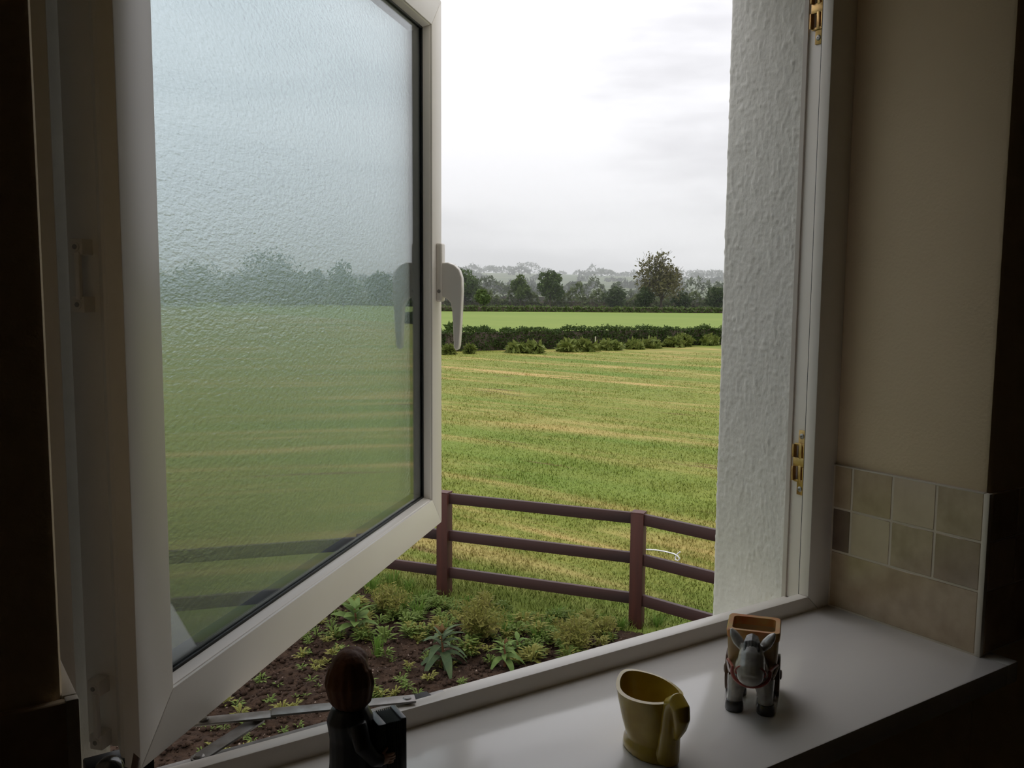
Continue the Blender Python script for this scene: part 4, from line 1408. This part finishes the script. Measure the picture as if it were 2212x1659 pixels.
def donkey_cart():
    fx, fy = -.78, -.625
    root = empty('donkey_cart_ornament', (-0.392, 0.068, 0.0), math.atan2(fy, fx), label='ceramic grey donkey pulling an ochre cart planter', cat='ornament')
    b = MB()
    for s in (-1, 1):
        b.tube([(.004, s * .0185, .006), (.002, s * .0175, .022), (-.003, s * .015, .040)], [.0092, .0098, .0135], 12)
        b.tube([(-.040, s * .017, .005), (-.039, s * .016, .022), (-.036, s * .013, .040)], [.0085, .0090, .0125], 12)
        # ears
        b.tube([(.002, s * .0100, .077), (-.001, s * .0170, .085), (-.003, s * .0225, .0925), (-.004, s * .0260, .0980)], [.0058, .0085, .0068, .0020], 12, flat=.7)
    b.ell((-.018, 0, .046), (.030, .0205, .0210))
    b.ell((.001, 0, .050), (.015, .0200, .0220))
    b.tube([(-.004, 0, .055), (.004, 0, .068), (.008, 0, .076)], [.017, .0160, .0135], 14)
    b.tube([(.004, 0, .082), (.014, 0, .072), (.022, 0, .060), (.026, 0, .052)], [.0125, .0155, .0165, .0150], 16)
    b.ell((.026, 0, .0535), (.0125, .0158, .0125))
    clay('donkey_body', b, .0011, DGREY, root, 6)
    for (x, y) in ((.005, -.0185), (.005, .0185), (-.040, -.017), (-.040, .017)):
        h = MB(); h.lathe([(.0098, 0), (.0112, .002), (.0108, .009), (.0096, .0125)], 16, Matrix.Translation((x, y, 0))); h.obj('hoof', DHOOF, root, smooth=50)
    mn = MB()
    for k in range(5):
        y = (k - 2) * .0032
        mn.tube([(.000, y * .6, .0935 - abs(k - 2) * .001), (.012, y, .0900 - abs(k - 2) * .001), (.0225, y * 1.1, .0775), (.0280, y * .8, .0690)], [.0036, .0036, .0026, .001], 8)
    clay('forelock', mn, .0008, DMANE, root, 2)
    # harness straps
    hs = MB()
    for (cx, cz, ry, rz, tilt, r) in ((.0215, .0560, .0178, .0175, .75, .0011),):
        pts = []
        for k in range(33):
            a = 2 * math.pi * k / 32
            y = ry * math.cos(a); w = rz * math.sin(a)
            pts.append((cx + w * math.sin(tilt), y, cz + w * math.cos(tilt)))
        hs.tube(pts, r, 6, cap=False)
    pts = []
    for k in range(21):
        a = -math.pi * .05 + math.pi * 1.10 * k / 20
        pts.append((.006 + .0125 * math.sin(a), .0225 * math.cos(a), .050 - .013 * math.sin(a)))
    hs.tube(pts, .0022, 8)
    for s in (-1, 1):
        hs.tube([(.004, s * .0215, .052), (-.014, s * .0255, .050), (-.030, s * .030, .048)], .0018, 6)
    hs.obj('harness', DRED, root, smooth=60)
    # the cart: open box, splayed
    x0, x1 = -.024, -.078

    def rect(z, xa, xb, hw, r=.006):
        pts = []
        for (cx, cy, a0) in ((xa - r, hw - r, 0), (xb + r, hw - r, 90), (xb + r, -hw + r, 180), (xa - r, -hw + r, 270)):
            for k in range(5):
                a = math.radians(a0 + 22.5 * k); pts.append((cx + r * math.cos(a), cy + r * math.sin(a), z))
        return pts
    cb = MB()
    cb.rings([rect(.022, x0 - .002, x1 + .006, .0265), rect(.030, x0 - .001, x1 + .004, .0280), rect(.056, x0, x1 + .001, .0300), rect(.085, x0 + .002, x1 - .002, .0310),
              rect(.087, x0 - .0035, x1 + .0035, .0265), rect(.052, x0 - .006, x1 + .008, .0255), rect(.034, x0 - .007, x1 + .011, .0240)])
    cart = cb.obj('cart_box', CARTM, root, smooth=50)
    rb = MB()
    rb.rings([rect(.080, x0 + .0026, x1 - .0026, .0316), rect(.0885, x0 + .0034, x1 - .0034, .0325), rect(.0905, x0 + .0022, x1 - .0022, .0312), rect(.0900, x0 - .0040, x1 + .0040, .0260), rect(.080, x0 - .0045, x1 + .0045, .0255)], close_bottom=False, close_top=False)
    rb.obj('cart_rim', CARTR, root, smooth=50)
    for s in (-1, 1):
        w = MB()
        Mw = Matrix.Translation((-.056, s * .0270, .0255)) @ Matrix.Rotation(s * -math.pi / 2, 4, 'X')
        w.lathe([(.0255, 0), (.0255, .006), (.0205, .0066), (.0200, .004), (.006, .004), (.006, .008), (.003, .009)], 24, Mw)
        for k in range(6):
            a = k * math.pi / 6 * 2
            w.tube([(0, 0, .004), (math.cos(a) * .021, math.sin(a) * .021, .004)], .0022, 6, M=Mw)
        w.obj('wheel', CARTW, root, smooth=40)
        sh = MB(); sh.tube([(-.030, s * .0300, .046), (-.010, s * .0270, .044), (.004, s * .0240, .044)], .0024, 8); sh.obj('shaft', CARTW, root, smooth=60)
    return root


donkey_cart()

HAIR = mat('figurine_hair', (0.150, 0.060, 0.022), 0.6, 0.2, noise=(120, 1.0, (0.08, 0.03, 0.012), 4, (1, 1, .3)), bump=(180, .4, .002))
COAT = mat('figurine_coat', (0.018, 0.020, 0.022), 0.4, 0.4)
SKIN = mat('figurine_skin', (0.42, 0.25, 0.16), 0.4, 0.4)
ACC = mat('accordion_case', (0.020, 0.024, 0.022), 0.32, 0.5)
ACC2 = mat('accordion_bellows', (0.060, 0.070, 0.062), 0.35, 0.5)
TROU = mat('figurine_trousers', (0.022, 0.018, 0.016), 0.5, 0.3)
SHOE = mat('figurine_shoe', (0.03, 0.018, 0.012), 0.35, 0.4)


def figurine():
    P0 = on_y(758, 1500, .100)
    zt = float(on_y(745, 1403, .100)[2])
    k = zt / .178                                             # figure modelled at 178 mm
    face = math.atan2(R2[1] * .88 + E2[1] * .47, R2[0] * .88 + E2[0] * .47)
    root = empty('accordion_figurine', (P0[0], P0[1], 0), face, label='small dark figurine with brown hair playing an accordion', cat='figurine')
    root.scale = (k, k, k)
    sk = MB()
    sk.ell((.001, 0, .151), (.0195, .0175, .0225)); sk.tube([(-.001, 0, .120), (0, 0, .136)], .0085, 12)
    sk.ell((.0205, 0, .149), (.0032, .0030, .0036))                         # nose
    for s in (-1, 1):
        sk.ell((-.001, s * .0175, .149), (.004, .003, .0055))                 # ears
    clay('head', sk, .0012, SKIN, root, 4)
    ey = MB()
    for s in (-1, 1):
        ey.ell((.0188, s * .0070, .1530), (.0014, .0021, .0024), nu=8, nv=6)
    ey.tube([(.0180, -.0045, .1405), (.0190, 0, .1395), (.0180, .0045, .1405)], .0009, 6)
    ey.obj('face_paint', mat('figurine_face_paint', (0.05, 0.02, 0.015), .4), root, smooth=60)
    hr = MB()
    hr.ell((-.0045, 0, .1565), (.0210, .0212, .0215)); hr.ell((-.0060, 0, .1430), (.0165, .0185, .0170))
    for q in range(9):
        a = math.radians(95 + 170 * q / 8)
        hr.tube([(math.cos(a) * .016 - .002, math.sin(a) * .0175, .160), (math.cos(a) * .0205 - .002, math.sin(a) * .0205, .148), (math.cos(a) * .0170 - .001, math.sin(a) * .0172, .1315), (math.cos(a) * .0120, math.sin(a) * .0125, .1235)], [.0060, .0066, .0058, .003], 8)
    hr.ell((.004, 0, .1655), (.0165, .0175, .0125))
    clay('hair', hr, .0013, HAIR, root, 4)
    ct = MB()
    ct.tube([(0, 0, .052), (0, 0, .070), (0, 0, .095), (-.001, 0, .112), (-.001, 0, .123), (-.001, 0, .128)], [.0225, .0205, .0200, .0215, .0165, .0095], 18, flat=1.0)
    arms = ((-1, [(-.001, -.0205, .1145), (.001, -.0300, .097), (.012, -.0300, .082), (.019, -.0290, .080)]), (1, [(-.001, .0205, .1145), (.010, .0250, .097), (.028, .0140, .088), (.040, .0075, .084)]))
    for s, pth in arms:
        ct.tube(pth, [.0085, .0080, .0066, .0060], 12)
    clay('coat', ct, .0012, COAT, root, 5)
    tr = MB()
    for s in (-1, 1):
        tr.tube([(0, s * .0105, .060), (.001, s * .0112, .036), (.001, s * .0115, .012)], [.0120, .0098, .0092], 12)
    clay('trousers', tr, .0012, TROU, root, 3)
    for s in (-1, 1):
        sh = MB(); sh.tube([(-.009, s * .0115, .0075), (.004, s * .0120, .0075), (.016, s * .0135, .0062), (.021, s * .0140, .0055)], [.0062, .0075, .0062, .003], 12); clay('shoe', sh, .0010, SHOE, root, 3)
    # hands: palm, four fingers and a thumb closing on the accordion cases
    for (hx_, hy_, hz_, s) in ((.0215, -.0285, .080, -1), (.0420, .0065, .084, 1)):
        h = MB()
        h.ell((hx_, hy_, hz_), (.0050, .0032, .0052))
        for q, ln in enumerate((.0075, .0086, .0082, .0066)):
            zz = hz_ + .004 - q * .0026
            h.tube([(hx_ + .0025, hy_ + s * .0006, zz), (hx_ + .0025 + ln * .55, hy_ + s * .0010, zz - .0003), (hx_ + .0025 + ln, hy_ - s * .0006, zz - .0006)], [.0014, .0013, .0010], 6)
        h.tube([(hx_ - .0015, hy_, hz_ + .0045), (hx_ + .0015, hy_ - s * .001, hz_ + .0080), (hx_ + .0040, hy_ - s * .0015, hz_ + .0095)], [.0016, .0015, .0011], 6)
        clay('hand', h, .0006, SKIN, root, 2)
    # accordion: two cases and pleated bellows between them
    acc = MB()
    acc.bbox((.0165, -.0265, .057), (.0255, .0035, .112), .0018)
    acc.bbox((.0385, -.0265, .059), (.0445, .0035, .114), .0018)
    acc.obj('accordion_case', ACC, root, smooth=40)
    bl = MB(); rr = []
    for q in range(15):
        x = .0250 + .0140 * q / 14; d = .0018 if q % 2 else 0
        rr.append([(x, -.0262 + d, .058 + d), (x, .0032 - d, .058 + d), (x, .0032 - d, .1125 - d), (x, -.0262 + d, .1125 - d)])
    bl.rings(rr); bl.obj('accordion_bellows', ACC2, root)
    ks = MB()
    for q in range(8):
        ks.bbox((.0440, -.0200, .064 + q * .0055), (.0460, -.0125, .0678 + q * .0055), .0004, seg=1)
    ks.obj('accordion_keys', mat('accordion_key_ivory', (0.30, 0.28, 0.22), .4), root)
    for o in root.children:
        if o.name.split('.')[0] in ('head', 'hair', 'face_paint'):
            o.rotation_euler = (0, 0, .95); o.scale = (.88, .88, 1.0)
    return root


figurine()


def small_teapot():
    P0 = on_y(236, 1636, .170)
    zt = float(P0[2])
    root = empty('teapot_ornament', (P0[0], P0[1], 0), 0.2, label='small dark ceramic teapot ornament below the hinge side of the sash', cat='ornament')
    s_ = zt / .060
    root.scale = (s_ * .40, s_ * .40, s_)
    DK = mat('dark_glaze', (0.02, 0.021, 0.02), .22, .5, coat=.4); BG = mat('beige_glaze', (0.42, 0.32, 0.20), .3, .5)
    mm = MB(); mm.lathe([(.020, 0), (.024, .004), (.032, .020), (.031, .034), (.022, .045), (.016, .048)], 28); mm.obj('pot_body', DK, root, smooth=60)
    mm = MB(); mm.lathe([(.0185, .046), (.0190, .052), (.0165, .0565), (.0105, .0590), (.004, .0600), (.001, .0602)], 24); mm.obj('lid', DK, root, smooth=60)
    mm = MB(); mm.tube([(-.028, 0, .042), (-.038, 0, .052), (-.046, 0, .046), (-.046, 0, .030), (-.036, 0, .018), (-.028, 0, .016)], .0042, 10); mm.obj('handle', BG, root, smooth=60)
    mm = MB(); mm.tube([(.028, 0, .022), (.034, 0, .034), (.031, 0, .046), (.036, 0, .0555)], [.009, .007, .005, .0045], 12); mm.obj('spout', mat('spout_glaze', (0.16, 0.10, 0.08), .25, .5), root, smooth=60)


small_teapot()
